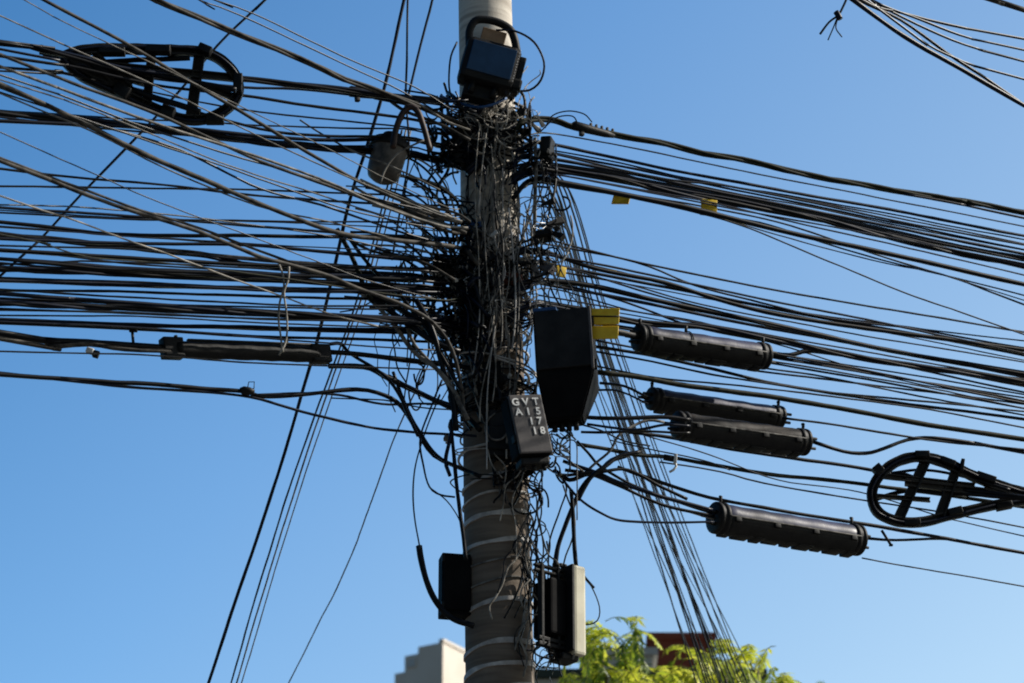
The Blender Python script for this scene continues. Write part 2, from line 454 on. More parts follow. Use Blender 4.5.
# thick cable loops on the tower flank of the pole
LOOPS = [
    ([(393, 372), (402, 398), (415, 424), (437, 455), (462, 469)], 3.4, 'cable looping down past the drooping cable to the pole flank', BLACK),
    ([(389, 376), (418, 392), (446, 406), (470, 416)], 4, 'stiff short cable reaching the pole above the small clamp', BLACK),
    ([(455, 396), (452, 430), (446, 460), (450, 476)], 4, 'short upright black cable hugging the pole flank', NAVY),
    ([(451, 420), (454, 455), (457, 491), (463, 535), (466, 560)], 4, 'long upright cable sliding down the pole flank to the black box', BLACK),
    ([(442, 380), (432, 405), (420, 438), (423, 466), (429, 487), (440, 495), (455, 497)], 2.2, 'thin wire loop swinging out and back under the small clamp', NAVY),
    ([(429, 487), (446, 500), (456, 514), (461, 524)], 1.4, 'very thin wire end dangling by the pole flank', BLACK),
]
for pts, w, lb, m in LOOPS:
    cable(pts, w, m, lambda x: 11.72, (0, 0), None, lb, strands=1, step=.02, wob=.004, name='cable_loop')
cable([(440, 395), (426, 430), (415, 469), (414, 510), (420, 549)], 1.7, BLACK, lambda x: 11.72, label='thin wire dropping into the thick black hose by the box', step=.02)
cable([(419, 546), (421, 560), (426, 580), (433, 597), (443, 611), (455, 620), (474, 626)], 6.2, BLACK, lambda x: 11.80, label='thick black hose curving under the small black box to the pole', name='hose', strands=1, step=.02, cat='hose', wob=.001)

# ---------------------------------------------------------------- cables, tree side
RT = [  # upper run on the tree side
    ([(555, 120), (575, 127), (613, 135), (660, 143), (704, 153), (755, 162), (800, 173), (900, 191), (960, 200), (1024, 213)], 6.6, OLIVE),
    ([(556, 134), (600, 142), (657, 153), (730, 168), (800, 182), (900, 202), (1024, 226)], 1.6, BLACK),
    ([(904, 194), (960, 204), (1024, 218)], 2.6, NAVY),
    ([(549, 144), (628, 161), (704, 176), (800, 194), (890, 210), (1024, 236)], 3.4, NAVY),
    ([(552, 153), (657, 178), (722, 185), (800, 200), (900, 222), (1024, 245)], 2.4, BLACK),
    ([(550, 150), (620, 163), (700, 181), (790, 196), (900, 216), (1024, 240)], 1.8, NAVY),
    ([(552, 160), (640, 174), (720, 190), (800, 205), (900, 226), (1024, 250)], 1.8, BLACK),
    ([(549, 165), (613, 174), (657, 186), (698, 193), (800, 212), (880, 230), (954, 246), (1024, 258)], 5.6, BLACK),
    ([(549, 170), (613, 178), (657, 189), (698, 197), (800, 215), (880, 235), (954, 252), (1024, 266)], 6.6, BLACK),
    ([(552, 174), (620, 186), (700, 200), (790, 221), (900, 246), (1024, 275)], 1.8, NAVY),
    ([(549, 180), (610, 192), (655, 201), (698, 210), (800, 235), (880, 252), (1024, 284)], 5.4, BLACK),
    ([(552, 184), (620, 196), (698, 213), (751, 229), (830, 262), (904, 292), (1024, 334)], 1.8, BLACK),
    ([(640, 196), (720, 210), (790, 226), (880, 256), (960, 280), (1024, 305)], 2, BLACK),
    ([(700, 214), (760, 222), (830, 244), (900, 264), (1024, 295)], 1.8, BLACK),
    ([(600, 188), (680, 206), (790, 238), (880, 262), (940, 274), (1024, 300)], 1.4, NAVY),
]
for k in range(9):
    y0_ = rf_.uniform(146, 182); y1_ = 238 + (y0_ - 146) / 36 * 36 + rf_.uniform(-4, 8); bow = rf_.uniform(-4, 3)
    RT.append(([(552, y0_), (650, y0_ + (y1_ - y0_) * .19 + bow * .6), (760, y0_ + (y1_ - y0_) * .42 + bow), (890, y0_ + (y1_ - y0_) * .7 + bow * .6), (1024, y1_)], rf_.choice([1.4, 1.8, 2.4, 3.4]), rf_.choice([BLACK, NAVY])))
for pts, w, m in RT:
    if pts[0][0] < 560:
        y = pts[0][1]
        pts = [(R.uniform(506, 520), y + R.uniform(4, 20), 11.84), (R.uniform(516, 526), y + R.uniform(0, 6), 11.83), (536, y - 1, 11.88)] + pts
    cable(pts, w, m, off(YR, R.uniform(-.1, .1)), (0, 1), 'tree upper')
RM = [
    ([(546, 239), (628, 260), (700, 275), (780, 291), (880, 308), (1024, 332)], 2.2, BLACK),
    ([(546, 244), (635, 262), (694, 285), (751, 300), (830, 318), (920, 330), (1024, 348)], 2.2, NAVY),
    ([(545, 251), (597, 269), (664, 282), (720, 300), (780, 315), (880, 330), (1024, 350)], 4.6, BLACK),
    ([(545, 262), (587, 274), (664, 297), (720, 312), (780, 328), (900, 352), (1024, 372)], 2, BLACK),
    ([(542, 280), (590, 286), (640, 297), (714, 312), (780, 326), (890, 350), (1024, 374)], 5.4, BLACK),
    ([(560, 284), (620, 300), (680, 322), (720, 332), (800, 347), (900, 366), (1024, 392)], 2.4, NAVY),
    ([(545, 305), (590, 312), (635, 322), (709, 328), (780, 341), (830, 352), (900, 364), (1024, 381)], 6.6, BLACK),
    ([(768, 353), (790, 355), (812, 351), (860, 358), (930, 368), (1024, 384)], 4.6, BLACK),
    ([(545, 318), (620, 326), (700, 340), (770, 357), (880, 375), (1024, 398)], 2, NAVY),
    ([(592, 346), (645, 354), (714, 369), (780, 385), (880, 400), (1024, 419)], 3.4, BLACK),
    ([(593, 351), (664, 364), (739, 379), (830, 392), (930, 402), (1024, 411)], 2.2, BLACK),
    ([(594, 340), (660, 352), (740, 368), (830, 380), (930, 392), (1024, 404)], 2.2, NAVY),
    ([(596, 366), (660, 378), (740, 386), (830, 396), (930, 410), (1024, 428)], 2, BLACK),
    ([(596, 372), (640, 377), (679, 384), (730, 391), (780, 398), (860, 412), (940, 427), (1024, 439)], 5.4, OLIVE),
    ([(600, 383), (625, 386), (647, 397)], 3, BLACK),
    ([(598, 390), (620, 391), (648, 404)], 2.4, NAVY),
    ([(783, 418), (830, 424), (880, 432), (950, 442), (1024, 450)], 2.4, BLACK),
    ([(808, 440), (843, 451), (866, 453), (883, 449), (908, 440), (935, 438), (980, 444), (1024, 452)], 3.8, BLACK),
    ([(629, 432), (674, 438), (720, 447), (758, 453), (830, 463), (869, 470), (890, 474)], 3.8, BLACK),
    ([(577, 444), (608, 449), (640, 455), (674, 458), (764, 474), (830, 480), (900, 489), (960, 497), (1024, 507)], 4.2, OLIVE),
    ([(660, 462), (720, 472), (764, 483), (860, 500), (940, 512), (1024, 527)], 1.8, BLACK),
    ([(640, 434), (710, 455), (780, 480), (860, 492), (940, 516), (1024, 536)], 1.4, NAVY),
    ([(862, 558), (920, 568), (1024, 587)], 1.5, BLACK),
    ([(618, 467), (660, 482), (710, 498), (764, 508), (856, 523), (930, 536), (1024, 553)], 3.8, BLACK),
    ([(863, 538), (896, 540), (940, 538), (965, 542)], 3, BLACK),
    ([(560, 290), (630, 310), (700, 322), (780, 345), (900, 380), (1024, 402)], 1.6, BLACK),
    ([(550, 256), (620, 272), (700, 292), (780, 309), (900, 326), (1024, 341)], 1.6, NAVY),
    ([(560, 272), (620, 282), (700, 304), (790, 322), (900, 342), (1024, 362)], 1.8, BLACK),
    ([(764, 360), (830, 371), (930, 388), (1024, 408)], 1.8, NAVY),
    ([(764, 368), (830, 378), (930, 398), (1024, 415)], 2, BLACK),
]
for k in range(10):
    y0_ = rf_.uniform(252, 330); y1_ = 350 + (y0_ - 252) * .75 + rf_.uniform(-4, 8); bow = rf_.uniform(-4, 3)
    RM.append(([(548, y0_), (650, y0_ + (y1_ - y0_) * .2 + bow * .6), (760, y0_ + (y1_ - y0_) * .43 + bow), (890, y0_ + (y1_ - y0_) * .7 + bow * .6), (1024, y1_)], rf_.choice([1.4, 1.8, 2.4, 3.4]), rf_.choice([BLACK, NAVY])))
for pts, w, m in RM:
    y = pts[0][1]
    if pts[0][0] < 562:
        pts = [(R.uniform(506, 520), y + R.uniform(-4, 18), 11.84), (R.uniform(516, 526), y + R.uniform(-2, 6), 11.83), (538, y - 1, 11.88)] + pts
    cable(pts, w, m, off(YR, R.uniform(-.08, .08)), (0, 1 if pts[-1][0] >= 1020 else 0), 'tree lower')

TR = [  # corner run high over the street
    ([(800, -36), (850, -2), (905, 37), (960, 68), (1024, 106)], 5, NAVY, 'thick taut cable of the high corner run above the tree side'),
    ([(806, -36), (856, -2), (900, 20), (945, 52), (985, 78), (1024, 105)], 3.2, BLACK, 'second taut cable pressed against the thick one in the high corner run'),
    ([(810, -50), (862, 0), (905, 13), (960, 27), (1024, 39)], 3, NAVY, 'uppermost sagging cable fanning out of the high corner run'),
    ([(840, -30), (872, 0), (920, 20), (970, 38), (1024, 50)], 2.6, NAVY, 'middle sagging cable fanning out of the high corner run'),
    ([(844, -22), (880, 5), (940, 35), (985, 51), (1024, 61)], 2.6, BLACK, 'third sagging cable fanning out of the high corner run'),
    ([(880, 10), (920, 40), (945, 54), (975, 66), (1024, 79)], 2.6, NAVY, 'lowest sagging cable fanning out of the high corner run'),
    ([(960, -14), (994, 0), (1024, 10)], 6, BROWN, 'thick dark cable clipping the top corner of the view'),
]
for pts, w, m, lb in TR:
    cable(pts, w, m, lambda x: 11 + (x - 800) / 224 * .8, (1, 1), None, lb, strands=1, group='cables of the high corner run')
cable([(848, -6), (843, 6), (838, 15), (829, 22), (820, 34)], 2.4, NAVY, lambda x: 11.1, label='frayed cable end knotted and dangling from the high corner run', name='cable_end', step=.01)
for q in ([(838, 15), (834, 26), (828, 40)], [(838, 17), (836, 28), (842, 37)]):
    pts3 = [P(a, b, 11.1) for a, b in q]
    c = obj('frayed_wire', tb(spline([p - P(848, -6, 11.1) for p in pts3], .01), .003, 5), NAVY, bpy.data.objects['cable_end'])
c = obj('knot', tb(spline([P(836, 12, 11.1) - P(848, -6, 11.1), P(838, 15, 11.1) - P(848, -6, 11.1), P(840, 19, 11.1) - P(848, -6, 11.1)], .005), .013, 8), NAVY, bpy.data.objects['cable_end'])

# ---------------------------------------------------------------- steep service wires
def YS(x): return 12.2
cable([(420, -60, 12.25), (404, 0, 12.25), (393, 50, 12.25), (383, 92, 12.25), (366, 150, 12.3), (350, 200, 12.4), (333, 275, 12.6), (316, 345, 12.8), (296, 415, 13.1), (270, 500, 13.4), (240, 588, 13.8), (208, 684, 14.2)], 3.6, NAVY, YS, (1, 1), None, 'dark wire sweeping down steeply from the top past the taped splice', strands=1, ext_len=4)
cable([(409, -50), (408, 0), (407, 60), (406, 100), (409, 150), (402, 200), (392, 260)], 2.4, NAVY, lambda x: 12.1, (1, 0), None, 'thin plumb wire beside the pole top', ext_len=3)
cable([(440, -40), (432, 0), (420, 45), (410, 88), (402, 120)], 2.6, NAVY, lambda x: 12.1, (1, 0), None, 'thin wire slanting in from the top beside the concrete pole', ext_len=3)
for k, (a, b, w, lb) in enumerate([(402, 230, 2.1, 'first'), (406, 236, 1.9, 'second'), (411, 241, 1.4, 'third')]):
    cable([(a, 130, 12.2), (a - 18, 200, 12.3), (a - 42, 290, 12.6), (a - 72, 375, 13.0), (b + 62, 480, 13.6), (b + 28, 590, 14.2), (b, 686, 14.9)], w, GREY if k else NAVY, YS, (0, 1), None,
          lb + ' of the steep twin service wires dropping past the white tower', group='steep service wires on the tower side', strands=1, ext_len=4)
cable([(440, 340, 12.2), (402, 420, 12.6), (372, 500, 13.5), (345, 570, 14.4), (318, 625, 15.2), (280, 700, 16)], 1.5, GREY, YS, (0, 1), None, 'lone faint wire slanting down through open sky toward the tower', ext_len=4)
cable([(290, -25), (265, 0), (218, 45), (180, 90), (132, 142), (85, 190), (40, 240), (-10, 285)], 2.8, NAVY, lambda x: 12.6, (1, 1), None, 'blue-black wire crossing all the others diagonally through the storage bracket')

BG = [(548, 186, 684, 2.6), (550, 190, 690, 2.6), (553, 180, 696, 2.8), (556, 200, 703, 3), (558, 184, 709, 2.6), (561, 215, 712, 2), (564, 188, 718, 2.6),
      (566, 184, 725, 2), (569, 190, 730, 2), (552, 230, 687, 1.8), (560, 250, 715, 1.6), (554, 210, 694, 2.4), (559, 196, 700, 2), (565, 220, 722, 2), (551, 215, 706, 1.6), (567, 230, 728, 1.8), (548, 260, 700, 1.8), (563, 240, 735, 1.6), (556, 270, 722, 1.4)]
for k, (x0, y0, x1, w) in enumerate(BG):
    t1 = R.uniform(-3, 3)
    pts = [(535, y0 - 14, 11.98), (x0, y0, 12.1)]
    for t in (.25, .5, .75, 1.0):
        pts.append((x0 + (x1 - x0) * t ** 1.08 + (6 - 14 * k / 14) * t * (1 - t) * 2 + t1, y0 + (640 - y0) * t, 12.1 + 5 * t))
    cable(pts, w * .72, (NAVY, NAVY, NAVY, BLACK)[k % 4], YS, (0, 1), 'behind', ext_len=6, wob=.003)

# ---------------------------------------------------------------- loops between box and closures
LR = [
    ([(583, 417), (620, 418), (663, 417), (690, 420)], 4.4, BLACK), ([(587, 424), (612, 428), (638, 430), (665, 425), (690, 426)], 3, NAVY),
    ([(581, 432), (610, 432), (649, 431), (690, 433)], 2.8, BLACK), ([(664, 422), (648, 420), (632, 426), (618, 436), (610, 451), (596, 463), (584, 474)], 3, GREY),
    ([(628, 455), (612, 460), (601, 470), (590, 478), (581, 490), (573, 507), (566, 524), (558, 546), (554, 572)], 5, NAVY),
    ([(640, 452), (620, 456), (606, 466), (594, 474), (586, 484), (578, 500)], 4.4, BLACK), ([(571, 490), (573, 515), (574, 540), (576, 566)], 4.4, BLACK),
    ([(563, 461), (580, 467), (600, 474), (618, 482), (660, 496), (712, 510)], 4, NAVY), ([(565, 470), (590, 474), (620, 486), (664, 505), (714, 516)], 3.4, BLACK),
    ([(577, 441), (588, 453), (600, 466), (630, 484), (672, 500), (712, 513)], 3, BLACK), ([(563, 480), (580, 499), (600, 512), (621, 520), (660, 522), (714, 522)], 2.6, NAVY),
    ([(560, 476), (600, 472), (628, 470), (660, 486), (687, 499)], 3.4, BLACK), ([(554, 470), (570, 480), (590, 474), (612, 480), (628, 488)], 4.4, BLACK),
    ([(610, 440), (640, 447), (700, 460), (730, 470)], 1.5, BLACK), ([(620, 486), (650, 500), (690, 512), (716, 520)], 1.5, PALE),
    ([(579, 424), (600, 430), (625, 441), (650, 446)], 1.8, BLACK),
    ([(563, 485), (568, 500), (575, 520), (572, 540), (566, 556), (562, 572)], 1.8, GREY), ([(577, 568), (585, 578), (594, 588)], 3, NAVY), ([(578, 570), (591, 586), (599, 606), (597, 620), (586, 624), (580, 618)], 1.5, BLACK),
    ([(553, 470), (566, 486), (560, 510), (550, 540), (548, 570)], 2, BLACK), ([(569, 440), (560, 450), (571, 462), (584, 472)], 1.8, PALE),
]
for k, (pts, w, m) in enumerate(LR):
    cable(pts, w, m, lambda x, k=k: 11.85 + (k % 5) * .03 + max(0, x - 600) / 480, (0, 0), 'loop', name='cable_loop', wob=.004, strands=1, step=.02)

# ---------------------------------------------------------------- labels by run
RUN_TXT = {
    'level': ('in the level run on the tower side', 'cables of the level run on the tower side'),
    'upper': ('in the tower-side bracket run', 'cables of the upper run on the tower side'),
    'slope': ('of those sloping down to the pole', 'cables sloping down to the pole'),
    'fan': ('of those fanning onto the pole', 'short cables fanning onto the pole'),
    'tree upper': ('in the upper run on the tree side', 'cables of the upper run on the tree side'),
    'tree lower': ('in the lower tree-side run', 'cables of the lower run on the tree side'),
    'behind': ('of the wires falling behind the closures', 'wires falling behind the closures to the tree'),
    'loop': ('of the slack loops beside the big black box', 'slack loops beside the big black box'),
}
for run, L in RUNS.items():
    L.sort(key=lambda t: t[0])
    txt, grp = RUN_TXT[run]
    for i, (y, o, th, cn, bun) in enumerate(L):
        o['label'] = '%s %s %s, %s from top %s' % (th, cn, 'bundle' if bun else 'cable', ORD[i], txt)
        o['group'] = grp

# ---------------------------------------------------------------- splice closures
def closure(p0, p1, half_h, m, label, Y0, Y1, hang=(.08, .92), flange=True, dusty=False):
    A, B = P(*p0, Y0), P(*p1, Y1)
    c = (A + B) / 2
    ln = (B - A).length
    r = half_h * mpp(c)
    root = tag(empty('splice_closure', mtx=frame_mtx(c, B - A)), label, 'splice closure', 'cable splice closures on the tree side')
    h = ln / 2 - .014
    prof = [(-h + .018, r * .55), (-h + .022, r * .80), (-h + .034, r * .9)]
    n = 14
    for i in range(n + 1):
        x = -h + .036 + (2 * h - .072) * i / n
        prof.append((x, r * .93 + .0016 * math.sin(i * 2.1)))
    prof += [(h - .034, r * .9), (h - .022, r * .8), (h - .018, r * .55)]
    obj('body', lathe_x(prof, 32), m, root)
    for s in (-1, 1):
        cap = lathe_x([(-.030 * s, r * .96), (-.026 * s, r * 1.03), (-.010 * s, r * 1.04), (-.008 * s, r * .97), (.004 * s, r * .97), (.006 * s, r * 1.03), (.018 * s, r * 1.01), (.022 * s, r * .9), (.024 * s, r * .5)], 24)
        o = obj('end_cap', cap, PLAST, root, loc=(s * (h - .022), 0, 0))
        for q in range(3):
            a = q * 2.1 + .4
            obj('cable_gland', lathe_x([(0, .009), (s * .016, .009), (s * .02, .007), (s * .045, .0065)], 10), PLAST, o, loc=(s * .02, math.cos(a) * r * .42, math.sin(a) * r * .42))
    low = bmesh.new(); rings = []
    for x in (-h + .045, -h + .06, h - .06, h - .045):
        rr = r * (1.03 if abs(x) < h - .05 else .95)
        rings.append([low.verts.new((x, rr * math.cos(a), rr * math.sin(a))) for a in [math.pi * (1.04 + .92 * k / 14) for k in range(15)]])
    for A_, B_ in zip(rings, rings[1:]):
        for k in range(14): low.faces.new((A_[k], B_[k], B_[k + 1], A_[k + 1]))
    low.faces.new(rings[0]); low.faces.new(rings[-1][::-1])
    bmesh.ops.recalc_face_normals(low, faces=low.faces)
    obj('shaded_lower_shell', low, PLAST, root, smooth=False)  # black lower half paints the shaded underside of the closure
    if flange:
        for s in (-1, 1):
            bm = bmesh.new()
            box_into(bm, (0, s * r * 1.01, -r * .12), (2 * h - .08, .012, .005), bev=.001)
            obj('seam_flange', bm, GREY, root)
            for i in range(4):
                x = -h + .08 + (2 * h - .16) * i / 3
                obj('clasp', bx((x, s * r * .99, -r * .25), (.03, .014, .026), .003), PLAST, root)
    for i in range(9):
        x = -h + .06 + (2 * h - .12) * i / 8
        obj('rib', bx((x, .012, -r * .9), (.05 + .03 * (i % 2), r * 1.0, .014 + .004 * (i % 3)), .004), PLAST, root)
    for t in hang:
        x = -h + 2 * h * t
        obj('hanger', tb([Vector((x, 0, r * .85)), Vector((x, -.006, r * 1.18)), Vector((x + .003, -.006, r * 1.42)), Vector((x + .008, .008, r * 1.5))], .007, 8), PLAST, root)
        obj('band', tb([Vector((x, math.cos(a) * r * .985, math.sin(a) * r * .985)) for a in [2 * math.pi * k / 24 for k in range(25)]], .003, 6), PLAST, root)
    return root

closure((634, 337), (769, 357), 13.5, PLASTB, 'black splice closure, uppermost of four, beside the large yellow tag', 12.1, 12.45, (.03, .38, .98))
closure((647, 398), (784, 418), 11.5, PLASTB, 'slimmer blue-black splice closure half hidden behind another, hung on a cable', 12.35, 12.7, (.02, .98))
closure((673, 424), (809, 443), 13.5, PLASTD, 'splice closure with a brown-mottled top, overlapping the slimmer one behind it', 12.12, 12.45, (.98,))
closure((711, 517), (862, 541), 15.8, PLASTB, 'bluish splice closure, lowest of four, alone against open sky', 12.2, 12.6, (.05, .95))

# ---------------------------------------------------------------- in-line taped splice on the tower side
A, B = P(162, 349, YL(162)), P(330, 355, YL(330))
c = (A + B) / 2; h = (B - A).length / 2; u = mpp(c)
sp = tag(empty('taped_splice', mtx=frame_mtx(c, B - A)), 'long black taped splice with blocky ends under the level cable run', 'cable splice')
obj('sleeve', lathe_x([(-h + .06, 8.2 * u)] + [(-h + .08 + (2 * h - .16) * i / 16, (8.4 + .35 * math.sin(i * 1.9)) * u) for i in range(17)] + [(h - .06, 7.4 * u)], 20), PLAST, sp)
obj('end_block', bx((-h + .045, 0, .004), (.09, .05, 21 * u), .006), PLAST, sp)
obj('end_block', bx((h - .05, 0, .002), (.09, .05, 19 * u), .006), PLAST, sp)
obj('support_bar', bx((.02, 0, 10.2 * u), (2 * h - .2, .018, .010), .002), PLAST, sp)
obj('peg', bx((-h + .07, 0, 12.5 * u), (.012, .012, 5 * u), .002), PLAST, sp)
obj('peg', bx((h - .20, 0, 12.5 * u), (.014, .014, 6 * u), .002), PLAST, sp)
cable([(0, 333), (45, 340), (88, 342), (125, 345), (170, 348)], 7.5, BLACK, YL, (1, 0), None, 'thickest cable on the tower side, feeding the taped splice', strands=1, wob=.006)
cable([(0, 338), (45, 346), (88, 344), (125, 349), (170, 351)], 5, BROWN, lambda x: YL(x) - .02, (1, 0), None, 'brown cable lying against the thickest one before the taped splice', strands=1, wob=.006)

def small(name, label, cat, p, Y, parts, zrot=0., tilt=0., group=None):
    c = P(*p, Y)
    M = Matrix.Translation(c) @ Matrix.Rotation(tilt, 4, 'Y') @ Matrix.Rotation(zrot, 4, 'Z')
    root = tag(empty(name, mtx=M), label, cat, group)
    for pn, bm, m in parts: obj(pn, bm, m, root)
    return root
U = .00415
small('cable_clip', 'small white clip on the cable before the taped splice', 'cable clip', (90, 351), YL(90) - .03,
      [('clip_body', bx((0, 0, 0), (.03, .025, .022), .004), WHITE), ('buckle', bx((.028, 0, -.006), (.024, .02, .028), .003), PLAST)], tilt=rad(18))
small('cable_hook', 'little black hook standing on the cable before the taped splice', 'hook', (133, 336), YL(133),
      [('shank', tb([Vector((.004, 0, -.04)), Vector((0, 0, -.01)), Vector((-.004, 0, .02))], .006, 8), PLAST), ('crossbar', bx((0, 0, .022), (.034, .012, .010), .003), PLAST)])
small('wire_tie', 'small twisted wire tie on the lowest tower-side cable', 'wire tie', (247, 391), YL(247) - .02,
      [('wrap', lathe_x([(-.03, .010), (-.015, .018), (.01, .017), (.03, .010)], 10), PLAST),
       ('loop', tb([Vector(v) for v in ((0, 0, .01), (.0, 0, .04), (.022, 0, .044), (.026, 0, .016), (.01, 0, .008))], .0022, 6), PLAST)], tilt=rad(8))
small('cable_clamp', 'small grey clamp standing out from the pole flank, above the hose', 'clamp', (448, 439), 11.78,
      [('jaw', bx((0, 0, 0), (.036, .03, .022), .004), GREYP), ('bolt', tb([Vector((0, 0, -.022)), Vector((0, 0, .026))], .005, 8), STEEL)], tilt=rad(20))
small('cable_clamp', 'white clip with a hanging tail on the cable between two closures', 'cable clip', (674, 459), 12.1,
      [('sleeve', tb([Vector((-.045, 0, .004)), Vector((.0, 0, 0))], .014, 10), PLAST), ('clip_body', bx((.006, -.004, 0), (.014, .03, .038), .003), WHITE),
       ('tail', tb([Vector((.008, 0, -.018)), Vector((.012, 0, -.034)), Vector((.002, 0, -.05)), Vector((-.014, 0, -.062))], .0055, 8), WHITE)], tilt=rad(6))
small('cable_hook', 'slanted black spacer between two cables below the round storage bracket', 'hook', (887, 538), YR(887),
      [('shank', tb([Vector((-.022, 0, .036)), Vector((.014, 0, -.03))], .0065, 8), PLAST), ('crossbar', bx((.016, 0, -.034), (.018, .014, .01), .003), PLAST)])
# pale strings tied round the cables
for k, q in enumerate(([(279, 264), (283, 275), (284, 288), (280, 302), (279, 320), (281, 335), (283, 352)], [(289, 266), (288, 280), (284, 292), (286, 310), (287, 328), (285, 343), (279, 355)])):
    cable(q, 2.2, PALE, lambda x: 11.2, (0, 0), None, ('pale knotted string hanging by its upper loop over the taped splice', 'second pale string, twisted with the first above the taped splice')[k], name='string', cat='string', wob=.003, step=.01)

# ---------------------------------------------------------------- yellow tags
def tagplate(p, w, h, Y, label, zrot=0., tilt=0., two=False):
    th = .006
    parts = []
    if two:
        parts = [('plate', bx((0, -.004, h * .22), (w, th, h * .56), .002), YELLOW), ('plate', bx((.0, .006, -h * .32), (w * .96, th, h * .46), .002), YELLOW),
                 ('cable_groove', tb([Vector((-w * .5, -.008, h * .22)), Vector((w * .5, -.008, h * .20))], .0035, 6), BLACK)]
    else:
        parts = [('plate', bx((0, 0, 0), (w, th, h), .002), YELLOW), ('fold', bx((0, .010, h * .5), (w, .024, .004), .001), YELLOW)]
    return small('cable_tag', label, 'cable tag', p, Y, parts, zrot, tilt, 'yellow cable tags')
tagplate((621, 200), .085, .042, YR(621) - .02, 'small yellow tag on the second cable run, nearer the pole', rad(-25), rad(14))
tagplate((709, 206), .075, .062, YR(709) - .06, 'squarish yellow tag under the thick cable bundle', rad(10), rad(3))
tagplate((605, 323), .12, .13, 11.70, 'large doubled yellow tag between big black box and closure', rad(-8), rad(3), True)
tagplate((561, 272), .045, .048, 11.90, 'tiny yellow tag close against the tangled pole', rad(20), rad(6))
tagplate((607, 271), .085, .012, YR(607) - .03, 'thin yellow tag seen edge-on along a cable', 0, rad(9))
cable([(540, 262), (550, 266), (560, 270)], 7, GREYP, lambda x: 11.93, label='short grey sleeve ending at the tiny yellow tag', name='sleeve_stub', cat='sleeve', strands=1, step=.02)
cable([(586, 331, 11.9), (612, 331, 11.95), (640, 337, 12.1)], 6, PLAST, YR, label='stubby black cable joining the large yellow tag to its closure', strands=1)

# ---------------------------------------------------------------- dead-end grips
def grip(p0, p1, Y0, Y1, label, w=6, studs=5):
    A, B = P(*p0, Y0), P(*p1, Y1)
    c = (A + B) / 2; h = (B - A).length / 2
    root = tag(empty('cable_grip', mtx=frame_mtx(c, B - A)), label, 'cable grip')
    r = w * .5 * U
    obj('wedge_body', lathe_x([(-h, r * .7), (-h + .012, r * 1.3), (-h * .3, r * 1.25), (h * .6, r), (h, r * .6)], 12), PLAST, root)
    for i in range(studs):
        obj('stud', bx((-h * .1 + i * h * .26, 0, r * 1.25), (.010, .012, .026), .002), PLAST, root)
    obj('clamp_foot', bx((-h * .55, 0, -r * 1.6), (.02, .02, .03), .003), PLAST, root)
    return root
grip((572, 125), (614, 136), 11.97, 12.08, 'studded wedge grip holding the top cable on the tree side', 8)
grip((348, 91), (386, 96), YL(348), YL(386), 'black wedge grip holding the upper bundle on the tower side', 9, 3)

# ---------------------------------------------------------------- teardrop cable storage brackets
def bracket(outline, Yf, label, bars, band=8.5, coil=2, clips=(), closed=True):
    C0 = P(*outline[0], Yf(*outline[0]))
    root = tag(empty('cable_storage_bracket', C0), label, 'cable storage bracket')
    L = [P(x, y, Yf(x, y)) - C0 for x, y in outline]
    path = spline(L + [L[0]], .015)
    # channel of flat section following the outline
    nrm = Vector((.05, -1, -.2)).normalized()
    cen = sum(path, Vector()) / len(path)
    def channel(path, w, dpt, name, m=PLAST, par=root):
        bm = bmesh.new(); rings = []
        for i, p in enumerate(path):
            t = (path[min(i + 1, len(path) - 1)] - path[max(i - 1, 0)]).normalized()
            s = t.cross(nrm).normalized()
            j = 1 + .10 * noise.noise(p * 22)
            rings.append([bm.verts.new(p + s * a * w * j + nrm * b * dpt) for a, b in ((-.5, -.5), (.5, -.5), (.5, .5), (.3, .5), (.3, -.1), (-.3, -.1), (-.3, .5), (-.5, .5))])
        for A_, B_ in zip(rings, rings[1:]):
            for k in range(8): bm.faces.new((A_[k], A_[(k + 1) % 8], B_[(k + 1) % 8], B_[k]))
        bm.faces.new(rings[0][::-1]); bm.faces.new(rings[-1])
        bmesh.ops.recalc_face_normals(bm, faces=bm.faces)
        return obj(name, bm, m, par, smooth=False)
    channel(path, band * U, .032, 'rim_channel')
    for k in range(coil):
        q = [p + (p - cen).normalized() * (.006 + .010 * k) + nrm * (.018 - .016 * k) for p in path]
        obj('stored_cable', tb(wobble(q, .006, k * 3.1 + 1, 4), .0062, 7), BLACK if k else NAVY, root)
    for (a, b, w) in bars:
        pa, pb = P(*a, Yf(*a)) - C0, P(*b, Yf(*b)) - C0
        channel([pa.lerp(pb, i / 8) for i in range(9)], w * U, .024, 'crossbar')
    for (x, y, w, hh, an) in clips:
        p = P(x, y, Yf(x, y) - .02) - C0
        obj('clip', bx(p, (w * U, .045, hh * U), .003, Matrix.Rotation(rad(an), 4, 'Y')), PLAST, root)
    return root
BRL = bracket([(62, 58), (80, 51), (112, 49), (160, 50), (205, 53), (228, 66), (239, 86), (232, 104), (210, 118), (182, 119), (155, 109), (118, 92), (82, 76)],
        lambda x, y: 10.95 + (x - 60) / 180 * .25 + (y - 80) / 80 * .12, 'teardrop cable storage bracket with crossbars, in the runs on the tower side',
        [((152, 50), (147, 105), 9), ((200, 52), (191, 118), 11), ((110, 66), (236, 78), 8), ((70, 60), (150, 82), 12), ((196, 84), (236, 98), 7), ((92, 56), (128, 90), 14), ((74, 55), (110, 84), 16)],
        10, 1, [(158, 50, 25, 8, 2), (205, 50, 14, 8, 25), (122, 92, 16, 12, 30), (168, 112, 14, 10, 20), (112, 52, 26, 6, 0), (238, 84, 9, 20, 0), (215, 120, 18, 7, 0)])
